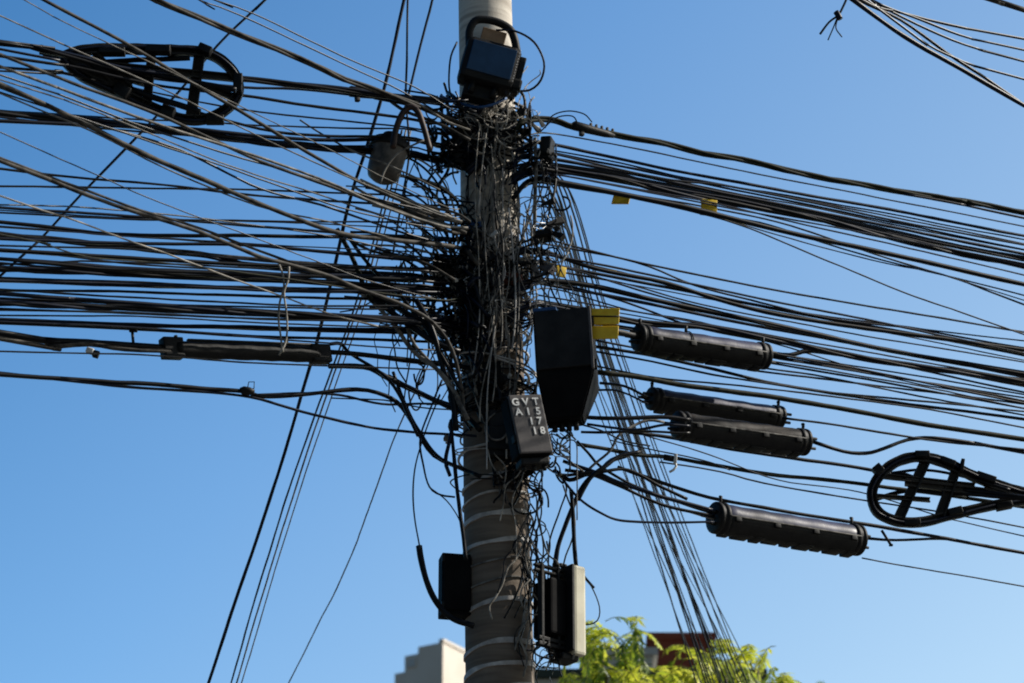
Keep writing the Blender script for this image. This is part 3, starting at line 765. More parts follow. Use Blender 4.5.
BRR = bracket([(1046, 497), (1010, 489), (975, 477), (948, 464), (922, 457), (899, 461), (881, 474), (872, 492), (877, 511), (896, 521), (922, 522), (955, 514), (995, 505)],
        lambda x, y: 12.85 + (x - 900) / 180 * .35 + (y - 490) / 80 * .1, 'teardrop cable storage bracket on the tree side, narrowing away from the pole',
        [((926, 460), (899, 518), 11), ((956, 470), (940, 515), 11), ((882, 476), (975, 486), 6), ((905, 482), (1000, 494), 9), ((876, 496), (930, 500), 5), ((985, 484), (1030, 497), 13)],
        11, 2, [(922, 455, 16, 7, 0), (948, 462, 16, 6, 22), (986, 478, 22, 7, 20), (912, 523, 18, 6, -4), (955, 512, 16, 8, -14), (1004, 506, 18, 7, -12), (878, 470, 10, 10, -40), (962, 466, 4, 14, 10)])

def inside(br, q, Yf, w):
    o0 = br.location
    L = [P(x, y, Yf) - o0 for x, y in q]
    obj('stored_cable', tb(wobble(spline(L, .02), .004, q[0][1], 4), w * U * .5, 6), BLACK, br)
for q, w in (([(40, 52), (80, 60), (120, 72), (150, 74), (236, 90)], 6), ([(44, 54), (84, 68), (120, 84), (150, 96), (200, 112)], 7),
             ([(60, 58), (100, 62), (140, 60), (190, 58)], 6), ([(70, 62), (104, 78), (136, 92)], 8)):
    inside(BRL, q, 11.08, w)
for q, w in (([(872, 480), (900, 474), (940, 486), (1030, 498)], 5), ([(874, 500), (910, 490), (960, 494), (1040, 499)], 5), ([(884, 474), (920, 470), (960, 476), (1010, 490)], 3.5)):
    inside(BRR, q, 12.98, w)
# ---------------------------------------------------------------- enclosure at the top
def T(p, Y, yaw=0., roll=0., pitch=0.):
    return Matrix.Translation(P(*p, Y)) @ Matrix.Rotation(rad(yaw), 4, 'Z') @ Matrix.Rotation(rad(roll), 4, 'Y') @ Matrix.Rotation(rad(pitch), 4, 'X')
t = tag(empty('floodlight', mtx=T((489, 64), 11.76, -10, -13 + 22)), 'tilted black floodlight with blue-reflecting glass, hung highest on the pole', 'floodlight')
t.matrix_world = T((489, 67), 11.74, 8, 13)
w_, h_ = 54 * .0046, 44 * .0048
bm = bmesh.new(); box_into(bm, (0, 0, 0), (w_, .12, h_), bev=.03); obj('housing', bm, PLAST, t, smooth=False)
obj('glass', bx((.004, -.062, .004), (w_ * .8, .008, h_ * .72), .003), BLUEF, t, smooth=False)
obj('hinge_strip', bx((w_ * .5 + .012, -.01, -.015), (.030, .05, h_ * .86), .006), PLAST, t, smooth=False)
obj('latch', bx((w_ * .5 + .012, -.02, -h_ * .32), (.046, .05, .05), .010), PLAST, t, smooth=False)
hp = [Vector(v) for v in ((-w_ * .44, -.02, h_ * .34), (-w_ * .50, -.03, h_ * .66), (-w_ * .42, -.035, h_ * .92), (-.03, -.035, h_ * 1.0), (w_ * .16, -.03, h_ * .94), (w_ * .30, -.03, h_ * .74), (w_ * .44, -.02, h_ * .38))]
obj('bracket', tb(spline(hp, .01), .018, 10), PLAST, t)
obj('label_plate', bx((-.016, .0, h_ * .68), (.11, .01, .09), .003), TAN, t, smooth=False)
obj('base_bracket', bx((-.01, .03, -h_ * .62), (.15, .07, .07), .008), PLAST, t, smooth=False)
for s in (-1, 1):
    obj('cable_gland', tb([Vector((s * .05, -.02, -h_ * .5)), Vector((s * .05, -.02, -h_ * .5 - .05))], .014, 10), PLAST, t)
for i in range(12):
    obj('speckled_seal', bx((w_ * .46 + .002 * i * 0, -.062, h_ * .40 - i * .0145), (.006, .006, .006), .001), STRAP, t)
cable([(496, 30, 11.7), (515, 31, 11.7), (534, 42, 11.72), (544, 62, 11.74), (541, 80, 11.76), (530, 90, 11.78), (516, 91, 11.8)], 2.4, NAVY, YL, label='blue-black wire loop bulging out beside the floodlight', name='cable_loop', step=.02, wob=.001)
cable([(457, 42, 11.75), (451, 56, 11.75), (449, 76, 11.76), (450, 92, 11.78), (456, 104, 11.8)], 2, NAVY, YL, label='short wire arc down the shaded side of the floodlight', name='cable_loop', step=.02, wob=.001)
cable([(440, 96, 11.8), (462, 104, 11.78), (480, 107, 11.74), (496, 103, 11.74), (506, 98, 11.78)], 3, BLUET, YL, label='bright blue wire curving across the pole under the floodlight', name='cable_loop', step=.02, wob=.002)

# ---------------------------------------------------------------- hanging dome closure and its hoses
t = tag(empty('dome_closure', mtx=T((387, 160), 11.75, 0, 12)), 'grey rounded dome closure hanging below an arched brown hose', 'dome closure')
bm = bmesh.new()
pr = [(-.105, .02), (-.10, .045), (-.085, .066), (-.06, .074), (.03, .078), (.04, .082), (.05, .082)]
d = lathe_x(pr, 28); d.transform(Matrix.Rotation(rad(-90), 4, 'Y')); obj('dome', d, GREYP, t)
d = lathe_x([(.045, .086), (.06, .088), (.085, .084), (.095, .05), (.12, .045), (.125, .02)], 28); d.transform(Matrix.Rotation(rad(-90), 4, 'Y')); obj('cap', d, PLAST, t)
obj('clamp_ring', tb([Vector((math.cos(a) * .088, math.sin(a) * .088, .05)) for a in [k * math.pi / 12 for k in range(25)]], .006, 6), PLAST, t)
cable([(393, 148), (396, 130), (403, 113), (411, 107), (418, 112), (424, 128), (430, 150)], 6.5, HOSE, lambda x: 11.55, label='brown hose arching over beside the grey dome closure', name='hose', cat='hose', strands=1, step=.015, wob=.001)
cable([(380, 184), (386, 168), (400, 152), (424, 140)], 2.2, GREY, lambda x: 11.5, label='pale grey wire bent across the front of the dome closure', step=.02)

# ---------------------------------------------------------------- big black box
t = tag(empty('junction_box', mtx=T((566, 353), 11.80, -7, -3)), 'big black junction box with a tapering underside, beside the numbered box', 'junction box')
bm = bmesh.new()
W, D, H = .245, .22, .31
zt = H / 2
lv = [(zt, 1, 1), (-zt + .03, 1.0, 1.0), (-zt + .005, .98, .98), (-zt - .165, .62, .5)]
rings = []
for z, sx, sy in lv:
    rings.append([bm.verts.new((a * W / 2 * sx - (.022 if sx < .8 else 0), b * D / 2 * sy, z)) for a, b in ((-1, -1), (1, -1), (1, 1), (-1, 1))])
for A_, B_ in zip(rings, rings[1:]):
    for k in range(4): bm.faces.new((A_[k], B_[k], B_[(k + 1) % 4], A_[(k + 1) % 4]))
bm.faces.new(rings[0][::-1][::-1]); bm.faces.new(rings[-1][::-1])
bmesh.ops.recalc_face_normals(bm, faces=bm.faces)
bmesh.ops.bevel(bm, geom=bm.edges[:], offset=.007, segments=2, affect='EDGES')
obj('housing', bm, BOXD, t, smooth=False)
obj('lid', bx((0, -D / 2 - .006, .015), (W * .94, .014, H * .86), .004), LIDM, t, smooth=False)
obj('lit_rim', bx((W / 2 - .004, -D / 2 - .007, .01), (.012, .02, H * .92), .003), BOXG, t, smooth=False)  # lighter grey strip paints the lit edge of the box
for z in (-.1, .1): obj('latch', bx((W / 2 + .004, -D / 2 + .03, z), (.014, .03, .04), .003), PLAST, t, smooth=False)
for k in range(4): obj('cable_gland', tb([Vector((-.067 + .03 * k, 0, -zt - .15)), Vector((-.067 + .03 * k, 0, -zt - .20))], .012, 10), PLAST, t)
obj('blue_tape', bx((-.07, -.04, zt + .006), (.10, .15, .016), .003), BLUET, t, smooth=False)

# ---------------------------------------------------------------- numbered box
t = tag(empty('numbered_box', mtx=T((528, 426), 11.56, 28, -1)), 'dark grey box with white stencilled letters and numbers on its front', 'terminal box')
t.matrix_world = Matrix.Translation(P(526, 429, 11.62)) @ Matrix.Rotation(rad(-11), 4, 'Y') @ Matrix.Rotation(rad(20), 4, 'Z')
W2, D2, H2 = .15, .09, .265
bm = bmesh.new(); box_into(bm, (0, 0, 0), (W2, D2, H2), bev=.012); obj('housing', bm, BOXD, t, smooth=False)
obj('front_panel', bx((0, -D2 / 2 - .005, 0), (W2 * .98, .014, H2 * .99), .006), BOXG, t, smooth=False)
obj('bottom_cap', bx((0, .005, -H2 / 2 - .022), (W2 * .86, D2 * .8, .03), .008), PLAST, t, smooth=False)
for s in (-1, 0, 1): obj('cable_gland', tb([Vector((s * .045, 0, -H2 / 2 - .03)), Vector((s * .045, 0, -H2 / 2 - .055))], .009, 10), PLAST, t)
for s in (-1, 1): obj('clasp', bx((s * (W2 / 2 + .002), -D2 / 2 + .012, -.06), (.012, .03, .03), .003), PLAST, t, smooth=False)
def text(s, x, z, size, par):
    cu = bpy.data.curves.new('lettering', 'FONT'); cu.body = s; cu.size = size; cu.extrude = .0008
    cu.space_character = 1.0; cu.align_x = 'CENTER'; cu.offset = .0012
    to = bpy.data.objects.new('lettering_source', cu); col.objects.link(to)
    bpy.context.view_layer.update()
    me = bpy.data.meshes.new_from_object(to.evaluated_get(bpy.context.evaluated_depsgraph_get()))
    bpy.data.objects.remove(to)
    me.materials.clear(); me.materials.append(LETTER)
    o = bpy.data.objects.new('lettering', me); col.objects.link(o); o.parent = par
    o.rotation_euler = (rad(90), 0, 0); o.location = (x, -D2 / 2 - .0145, z)
for s, x, z in (('G', -.056, .088), ('V', -.008, .088), ('T', .042, .088), ('A', -.050, .044), ('1', -.004, .044), ('5', .044, .044), ('1', .002, .000), ('7', .040, .000), ('1', .008, -.044), ('8', .046, -.044)):
    text(s, x * .92 + .003, z - .006, .045, t)

# ---------------------------------------------------------------- small black box low on the pole
t = tag(empty('small_black_box', mtx=T((456, 587), 11.95, 12, 0)), 'small flat black box fixed to the pole beside the curved hose', 'terminal box')
bm = bmesh.new(); box_into(bm, (0, 0, 0), (.135, .09, .265), bev=.006); obj('housing', bm, BOXD, t, smooth=False)
obj('lid', bx((-.004, -.05, 0), (.115, .012, .235), .003), BOXD, t, smooth=False)
obj('hinge', bx((-.064, -.048, .105), (.012, .016, .03), .002), PLAST, t, smooth=False); obj('hinge', bx((-.064, -.048, -.1), (.012, .016, .03), .002), PLAST, t, smooth=False)

# ---------------------------------------------------------------- amplifier with the beige cover
t = tag(empty('amplifier', mtx=T((558, 611), 11.86, 38, 0)), 'dark amplifier with a tall beige side cover, low on the pole by the tree', 'amplifier')
obj('housing', bx((-.035, .01, .0), (.085, .12, .24), .010), BOXD, t, smooth=False)
obj('cover', bx((.062, -.005, 0), (.062, .13, .385), .012), BEIGE, t, smooth=False)
obj('seam_flange', bx((.014, -.01, 0), (.012, .15, .37), .003), PLAST, t, smooth=False)
for z in (.145, .168): obj('bracket_bar', bx((-.06, -.02, z), (.16, .02, .010), .003), PLAST, t, smooth=False)
for z in (-.145, -.168): obj('bracket_bar', bx((-.05, -.02, z), (.15, .03, .016), .003), PLAST, t, smooth=False)
for x in (-.105, -.02): obj('bracket_post', bx((x, -.02, 0), (.014, .03, .35), .003), PLAST, t, smooth=False)
for i in range(5): obj('knob', bx((-.02 + i * .022, -.01, .196), (.013, .03, .014), .003), PLAST, t, smooth=False)
obj('foot', bx((.03, 0, -.20), (.09, .09, .03), .010), PLAST, t, smooth=False)

# ---------------------------------------------------------------- wires on the pole
def cyl(x, y, dr=0.):
    """point just off the pole's surface that shows at picture x, y"""
    for _ in range(3):
        p = P(x, y, 11.9)
        z = p.z
        a = axis(z); r = prad(z) + dr
        dx = max(-.98, min(.98, (p.x - a.x) / r))
        p = P(x, y, 12 - r * math.sqrt(1 - dx * dx))
    return p
def pw(pts, w, m, name='loose_wire', drs=None, wob=.0015, **k):
    P3 = [cyl(x, y, (.02 if drs is None else drs)) if 458 < x < 535 else P(x, y, 11.84) for x, y in pts]
    path = wobble(spline(P3, .011), wob, R.random() * 90, 6)
    o = obj(name, tb([p - path[0] for p in path], w * .5 * .0042, 5), m, None, loc=path[0])
    return tag(o, k.get('label'), 'wire', k.get('group'))

for pts, w, m, lb in [
    ([(468, 290), (472, 305), (473, 328), (473, 350), (468, 366), (458, 377), (440, 386)], 1.8, PALE, 'pale wire curving off the pole level with the big black box'),
    ([(510, 118), (500, 138), (496, 155), (480, 180), (464, 208)], 1.6, GREY, 'thin grey wire slanting down the shaded pole below the top tangle'),
    ([(508, 120), (502, 150), (486, 180), (476, 206)], 1.4, PALE, 'second slanting wire, close beside the grey one under the top tangle'),
    ([(535, 138), (536, 170), (535, 200), (534, 232), (531, 246)], 4.2, GREY, 'thick grey-green upright conduit along the sunlit pole edge'),
    ([(486, 232), (500, 250), (498, 275), (495, 300), (492, 325), (482, 360), (484, 410)], 1.8, GREY, 'long grey wire wandering down the middle of the pole'),
    ([(470, 262), (476, 252), (486, 249), (494, 254)], 2, PALE, 'pale wire bent in a small hook on the shaded pole'),
    ([(478, 292), (488, 276), (498, 262), (508, 252)], 1.8, GREY, 'grey wire leaning across the pole above the numbered box'),
    ([(468, 382), (482, 390), (500, 391), (516, 398)], 2, GREY, 'grey wire running over the top of the numbered box'),
    ([(541, 348), (538, 370), (536, 392)], 1.6, PALE, 'pale wire falling between big black box and numbered box'),
    ([(549, 410), (560, 424), (576, 440)], 1.8, PALE, 'pale stiff wire crossing under the big black box'),
    ([(561, 404), (566, 420), (573, 436)], 1.6, GREY, 'grey stiff wire meeting the pale one under the big black box'),
    ([(549, 410), (547, 424), (550, 446)], 1.4, GREY, 'thin wire dropping beside the numbered box edge'),
    ([(566, 440), (576, 443), (577, 470), (577, 520)], 1.4, GREY, 'plumb thin wire hanging free below the big black box'),
    ([(485, 420), (488, 450), (498, 480), (500, 500)], 1.6, GREY, 'grey wire end on the pole beneath the numbered box'),
    ([(500, 470), (508, 500), (520, 530), (536, 556)], 1.4, GREY, 'thin wire slanting across the strapped lower pole'),
]:
    pw(pts, w, m, label=lb)

def many(n, gen, label, group, name='loose_wire'):
    for i in range(n):
        pts, w, m, dr = gen(i)
        o = pw(pts, w, m, name, drs=dr, label=label, group=group, wob=.002)
pick = lambda *a: R.choice(a)
def g_vert(y0, y1, x0, x1):
    def g(i):
        x = R.uniform(x0, x1); y = R.uniform(y0, y1 - 70); n = R.randint(5, 10); pts = []
        v = R.uniform(-4, 4)
        for k in range(n):
            pts.append((x, y)); v = v * .55 + R.uniform(-9, 9) - (x - (x0 + x1) / 2) * .08; x += v; y += R.uniform(9, 26)
            if y > y1 + 15: break
        while len(pts) < 3: pts.append((pts[-1][0] + R.uniform(-5, 5), pts[-1][1] + 12))
        return pts, R.uniform(1.0, 2.2), pick(BLACK, BLACK, GREY, GREY, PALE, PALE, PALE), R.uniform(.02, .09)
    return g
def g_loop(y0, y1, x0, x1):
    def g(i):
        x = R.uniform(x0, x1); y = R.uniform(y0, y1); r1 = R.uniform(5, 18); r2 = R.uniform(6, 26); a0 = R.uniform(0, 6.3); sw = R.uniform(2.2, 5.2)
        pts = [(x + r1 * math.cos(a0 + sw * k / 6), y + r2 * math.sin(a0 + sw * k / 6)) for k in range(7)]
        return pts, R.uniform(1.0, 2.4), pick(BLACK, BLACK, BLACK, GREY, NAVY, PALE, BROWN), R.uniform(.01, .08)
    return g
def g_hang(i):
    x = R.uniform(474, 533); y = R.uniform(110, 330); L_ = R.uniform(70, 190); n = 7; am = R.uniform(2, 8); ph = R.uniform(0, 6.3); fr = R.uniform(2.5, 6); dx = R.uniform(-10, 8)
    pts = [(x + dx * k / n + am * math.sin(ph + fr * k / n), min(482, y + L_ * k / n)) for k in range(n + 1) if y + L_ * k / n < 490]
    return pts, R.uniform(1.0, 2.0), pick(GREY, GREY, PALE, PALE, BLACK, STRAP), R.uniform(.04, .10)
def g_arc(i):
    x0 = R.uniform(340, 425); y0 = R.uniform(150, 325); x1 = R.uniform(452, 468); y1 = y0 + R.uniform(30, 130) * (465 - x0) / 90; n = 7
    p_ = R.uniform(1.3, 2.6)
    pts = [(x0 + (x1 - x0) * math.sin(k / n * 1.571), y0 + (y1 - y0) * (k / n) ** p_) for k in range(n + 1)]
    return pts, R.uniform(1.2, 3.2), pick(BLACK, BLACK, NAVY, GREY, BLACK, PALE), 0
def g_rise(i):
    x0 = R.uniform(392, 440); y0 = R.uniform(140, 300); L_ = R.uniform(50, 120); sw = R.uniform(-26, 26); n = 6
    pts = [(x0 + sw * math.sin(k / n * 2.6) + R.uniform(-2, 2), y0 + L_ * k / n) for k in range(n + 1)]
    return pts, R.uniform(1.0, 1.8), pick(BLACK, NAVY, GREY, BLACK), 0
many(46, g_hang, 'long pale strand hanging down the face of the pole through the tangle', 'long strands down the pole face', 'hanging_strand')
many(34, g_arc, 'smooth slack wire arching from the tower-side cables down into the pole', 'slack arcs into the pole, tower side', 'slack_wire')
many(16, g_rise, 'swaying thin wire crossing the tower-side cables near the pole', 'swaying wires across the tower-side cables', 'slack_wire')
many(14, g_vert(110, 480, 474, 532), 'thin loose wire hanging down the face of the tangled pole', 'loose wires down the pole face')
many(16, g_loop(110, 470, 462, 536), 'small curled wire stuck in the tangle on the pole', 'curled wires on the pole')
many(24, g_vert(460, 670, 520, 543), 'thin wire trailing down the sunlit edge of the lower pole', 'wires trailing down the lower pole')
many(10, g_loop(480, 670, 520, 546), 'small curled wire end on the sunlit edge of the lower pole', 'curled wires on the lower pole')
many(10, g_vert(170, 400, 400, 462), 'fine wire dropping between the tower-side cables next to the pole', 'fine wires between the tower-side cables')
many(12, g_loop(180, 400, 400, 462), 'curled fine wire caught among the tower-side cables next to the pole', 'curled fine wires among the tower-side cables')
many(10, g_vert(150, 330, 540, 560), 'fine wire dropping past the cables on the tree side of the pole', 'fine wires on the tree side of the pole')
many(8, g_loop(130, 470, 540, 566), 'curled fine wire on the tree side of the pole', 'curled fine wires on the tree side')
many(10, g_loop(100, 140, 430, 470), 'springy wire loop beneath the floodlight, tower side', 'springy loops under the floodlight')
for lb, q in (('arched springy wire above the studded grip', [(545, 128), (552, 116), (568, 111), (584, 114), (592, 122)]), ('second arched wire above the studded grip', [(540, 132), (556, 118), (572, 116), (578, 124)])):
    pw(q, 1.5, BLACK, label=lb)

for k, yy in enumerate((300, 332, 352, 372, 447)):
    z0 = P(500, yy, 11.87).z
    lp = [axis(z0 + .012 * math.sin(a + k)) + Vector((math.cos(a) * (prad(z0) + .02), math.sin(a) * (prad(z0) + .02), .02 * math.cos(a))) for a in [2 * math.pi * j / 40 for j in range(41)]]
    o = obj('steel_band', tb([p - lp[0] for p in lp], .006 + .001 * (k % 2), 6), STEEL if k % 2 else STRAP, None, loc=lp[0])
    tag(o, 'bright metal band round the pole, %s of five between tiny yellow tag and lower straps' % ORD[k], 'band', 'metal bands round the pole')
# wire wraps lashed round the pole, their own rings
def wrap(z, r, w, m, seed, y_amp):
    rr = random.Random(seed)
    lp = []
    turns = rr.uniform(.9, 2.4); n = int(36 * turns); a0 = rr.uniform(0, 6.28)
    for i in range(n + 1):
        a = a0 + 2 * math.pi * turns * i / n
        zz = z + y_amp * math.sin(a + seed) + .03 * i / n + .012 * noise.noise(Vector((a, seed, 0)))
        q = prad(zz) + r + .010 * noise.noise(Vector((a * 1.3, seed * 2., 3)))
        c = axis(zz); lp.append(Vector((c.x + math.cos(a) * q, c.y + math.sin(a) * q, zz)))
    o = obj('wire_wrap', tb([p - lp[0] for p in lp], w, 6), m, None, loc=lp[0])
    tag(o, 'dark wire wound round the crowded middle of the pole', 'wire', 'wires wound round the pole')
zc = lambda y: P(495, y, 11.87).z
for i in range(26):
    y = R.choice([R.gauss(138, 9), R.gauss(268, 12), R.gauss(325, 16), R.gauss(420, 30), R.uniform(300, 480)])
    wrap(zc(y), R.uniform(.008, .06), R.uniform(.002, .007), pick(BLACK, BLACK, BLACK, PLAST, GREY, STRAP), i + 1, R.uniform(.01, .06))

# the clotted core of the tangle: what nobody could count
def clot(name, n, cx, sx, cy, sy, m, wlo, whi, dlo, dhi, ln=22, big=0):
    bm = bmesh.new()
    for i in range(n):
        x = R.gauss(cx, sx); y = R.gauss(cy, sy); a = R.uniform(0, 6.3); pts = []
        dr = R.uniform(dlo, dhi) * .8
        k = R.randint(4, 8); turn = R.choice((-1, 1)) * R.uniform(.12, .6)
        for j in range(k):
            x = max(cx - 2.0 * sx, min(cx + 2.0 * sx, x)); x = max(424 + R.uniform(0, 10), min(572, x))
            pts.append(cyl(x, y, dr + R.uniform(-.012, .012)) if 460 < x < 530 else P(x, y, 11.84 + R.uniform(-.08, .10)))
            a += turn + R.uniform(-.12, .12); st = R.uniform(.45, 1) * ln
            x += math.cos(a) * st; y += math.sin(a) * st * .9
        tube_into(bm, spline(pts, .014), R.uniform(wlo, whi), 5)
    o = obj(name, bm, m)
    return tag(o, None, 'wires', None, 'stuff')
specs = [
    ('wire_tangle', 64, 486, 22, 138, 10, BLACK, .003, .008, .01, .09, 'black tangled wires massed on the pole under the floodlight', 14),
    ('wire_tangle', 44, 496, 22, 122, 9, PALE, .0016, .0042, .06, .11, 'pale scraps of wire caught in the topmost tangle', 11),
    ('wire_tangle', 30, 448, 10, 152, 14, BLACK, .003, .009, .02, .1, 'black wires massed beside the pole near the brown hose', 12),
    ('wire_tangle', 44, 460, 13, 266, 14, BLACK, .003, .008, .01, .08, 'black tangled wires massed where the level cables reach the pole', 13),
    ('wire_tangle', 44, 456, 12, 325, 14, BLACK, .003, .008, .01, .08, 'black tangled wires where the lower level cables reach the pole', 12),
    ('wire_tangle', 26, 492, 15, 312, 26, BLACK, .002, .006, .01, .07, 'dark wires netted over the middle of the pole', 16),
    ('wire_tangle', 16, 508, 12, 245, 40, GREY, .0016, .0034, .05, .09, 'grey wires netted over the sunlit middle of the pole', 14),
    ('wire_tangle', 26, 512, 9, 300, 60, PALE, .0014, .003, .05, .10, 'pale wires netted over the sunlit middle of the pole', 10),
    ('wire_tangle', 22, 500, 18, 400, 12, BLACK, .003, .009, .01, .07, 'black wires clotted behind the numbered box', 14),
    ('wire_tangle', 13, 544, 6, 158, 20, BLACK, .0022, .006, .02, .08, 'black wires massed where the upper tree-side run reaches the pole', 11),
    ('wire_tangle', 10, 544, 6, 262, 30, BLACK, .002, .005, .02, .08, 'black wires massed where the lower tree-side run reaches the pole', 11),
    ('wire_tangle', 40, 518, 12, 472, 9, BLACK, .002, .006, .01, .06, 'black wires bunched below the numbered box', 10),
    ('wire_tangle', 26, 556, 7, 448, 10, BLACK, .002, .005, .02, .08, 'black wires bunched below the big black box', 9),
    ('wire_tangle', 18, 546, 7, 658, 8, BLACK, .0015, .004, .02, .06, 'black wire ends bunched below the amplifier', 8),
]
for nm, n, cx, sx, cy, sy, m, a, b, c_, d_, lb, ln_ in specs:
    clot(nm, n, cx, sx, cy, sy, m, a, b, c_, d_, ln_)['label'] = lb

# drop-wire clamps, wedges and scraps on the pole
def clamp(i, x, y, m, s, label, group):
    c = cyl(x, y, .05) if 460 < x < 533 else P(x, y, 11.82)
    M = Matrix.Translation(c) @ Matrix.Rotation(R.uniform(-1.2, 1.2), 4, 'Y') @ Matrix.Rotation(R.uniform(-.8, .8), 4, 'Z')
    root = tag(empty('wire_clamp', mtx=M), label, 'wire clamp', group)
    bm = bmesh.new()
    vs = box_into(bm, (0, 0, 0), (.06 * s, .022 * s, .024 * s), bev=.003)
    for v in bm.verts:
        k = .65 + .35 * (v.co.x / (.03 * s)); v.co.y *= k; v.co.z *= k
    obj('wedge', bm, m, root, smooth=False)
    obj('bail', tb([Vector((-.028 * s, 0, .004)), Vector((-.06 * s, 0, .014 * s)), Vector((-.085 * s, 0, .0)), Vector((-.06 * s, 0, -.014 * s)), Vector((-.028 * s, 0, -.004))], .0022, 5), STEEL, root)
for i in range(26):
    x, y = R.choice([(R.gauss(490, 22), R.gauss(130, 14)), (R.gauss(478, 16), R.gauss(270, 22)), (R.gauss(505, 14), R.gauss(320, 30)), (R.gauss(545, 8), R.gauss(240, 40))])
    clamp(i, x, y, pick(PLAST, PLAST, BOXG), R.uniform(.8, 1.5), 'small dark wire clamp half buried in the tangle on the pole', 'dark wire clamps in the tangle')
for i in range(34):
    x, y = R.choice([(R.gauss(500, 22), R.gauss(122, 8)), (R.gauss(514, 8), R.gauss(300, 45)), (R.gauss(517, 7), R.gauss(235, 30)), (R.gauss(555, 7), R.gauss(450, 14)), (R.gauss(450, 14), R.gauss(270, 30))])
    clamp(i, x, y, pick(PALE, WHITE, STRAP, GREYP), R.uniform(.5, .95), 'small pale wire clamp coloured as if sunlit, in the tangle on the pole', 'pale wire clamps in the tangle')  # pale clamp colours stand in for sunlit scraps
for (x, y, w, hh, m, lb) in ((470, 300, 26, 20, PLAST, 'black square connector block where level cables meet the pole'), (447, 268, 24, 22, PLAST, 'black connector block beside the pole level with the tiny yellow tag'),
                             (462, 328, 26, 16, PLAST, 'black flat connector block above the pale curving wire'), (470, 150, 40, 42, PLAST, 'bulky black terminal block in the topmost tangle'),
                             (512, 282, 22, 14, RUST, 'rusty reddish-brown bracket on the sunlit middle of the pole'), (476, 229, 15, 9, BLUET, 'small blue connector on the shaded side of the pole'),
                             (547, 150, 12, 26, PLAST, 'upright black terminal block on the sunlit upper pole edge'), (489, 378, 26, 30, BOXD, 'plain dark plate on the pole above the numbered box'), (500, 436, 26, 50, PLAST, 'tall dark block behind the numbered box'), (545, 236, 18, 9, PLAST, 'small oval black clamp block beside the grey conduit')):
    c = cyl(x, y, .02) if 460 < x < 533 else P(x, y, 11.86)
    root = tag(empty('connector_block', c), lb, 'connector block'); root.rotation_euler = (0, R.uniform(-.15, .15), R.uniform(-.4, .4))
    obj('housing', bx((0, 0, 0), (w * U, .07, hh * U), .008), m, root, smooth=False)
    obj('flange', bx((0, -.03, -hh * U * .3), (w * U * 1.15, .03, hh * U * .14), .003), m, root, smooth=False)
    for s in (-1, 1): obj('port', tb([Vector((s * w * U * .25, -.01, -hh * U * .5)), Vector((s * w * U * .25, -.012, -hh * U * .5 - .02))], .006, 8), m, root)

# ---------------------------------------------------------------- tree
def leaf_mat():
    m = bpy.data.materials.new('yellow_green_leaf'); m.use_nodes = True
    nt = m.node_tree; N = nt.nodes; L = nt.links
    for n in list(N): N.remove(n)
    out = N.new('ShaderNodeOutputMaterial'); d = N.new('ShaderNodeBsdfDiffuse'); tr = N.new('ShaderNodeBsdfTranslucent'); mx = N.new('ShaderNodeMixShader')
    g = N.new('ShaderNodeBsdfGlossy'); g.inputs['Roughness'].default_value = .45; m2 = N.new('ShaderNodeMixShader'); m2.inputs[0].default_value = .05
    at = N.new('ShaderNodeAttribute'); at.attribute_name = 'tint'
    r = N.new('ShaderNodeValToRGB'); e = r.color_ramp.elements
    e[0].position = 0; e[0].color = (.10, .18, .02, 1); e[1].position = 1; e[1].color = (.85, .84, .09, 1)
    x = r.color_ramp.elements.new(.55); x.color = (.50, .60, .05, 1)
    L.new(at.outputs['Fac'], r.inputs[0]); L.new(r.outputs[0], d.inputs[0]); L.new(r.outputs[0], tr.inputs[0])
    mx.inputs[0].default_value = .5; L.new(d.outputs[0], mx.inputs[1]); L.new(tr.outputs[0], mx.inputs[2])
    L.new(mx.outputs[0], m2.inputs[1]); L.new(g.outputs[0], m2.inputs[2]); L.new(m2.outputs[0], out.inputs[0])
    return m
LEAF = leaf_mat()
BARK = mat('bark', (.06, .045, .03), .9, (.14, .11, .08), 12, bump=.5, stretch=(1, 1, .3))
TY = 22.
tb0 = P(668, 700, TY)
tree = tag(empty('tree', (tb0.x, TY, 0)), 'drooping feathery yellow-green tree rising behind the wires below the closures', 'tree')
def loc(x, y, dY=0): return P(x, y, TY + dY) - Vector((tb0.x, TY, 0))
topz = loc(668, 720).z
obj('trunk', tb(wobble(spline([Vector((0, 0, 0)), Vector((.1, .05, 2)), Vector((-.05, 0, 4.2)), Vector((0, 0, topz - 2.2))], .2), .05, 3), .15, 12, None), BARK, tree)
rt = random.Random(5)
limb_tips = []
for k, (lx, ly, dY) in enumerate([(600, 652, .2), (622, 645, -.1), (648, 690, -.5), (705, 690, .3), (726, 672, 0), (758, 670, .3), (780, 700, -.2), (712, 664, .2), (588, 685, 0), (690, 696, .6), (640, 705, -.6)]):
    tip = loc(lx, ly, dY)
    b0 = Vector((0, 0, topz - 3.0 + .15 * k))
    mid = b0.lerp(tip, .5) + Vector((rt.uniform(-.2, .2), rt.uniform(-.2, .2), .1))
    path = spline([b0, mid, tip], .1)
    obj('limb', tb(path, .03, 7, [.06 * (1 - i / len(path)) + .008 for i in range(len(path))]), BARK, tree)
    limb_tips.append((tip, path))
verts, faces, tints = [], [], []
stems = bmesh.new()
def leaflet(p, d, up, ln, wd, tint):
    s = d.cross(up)
    if s.length < 1e-4: s = Vector((1, 0, 0))
    s = s.normalized() * wd * .5
    i = len(verts)
    m1 = p + d * ln * .45 - up * ln * .03
    e = p + d * ln - up * ln * .14
    verts.extend([p, m1 - s, e, m1 + s]); faces.append((i, i + 1, i + 2, i + 3)); tints.append(tint)
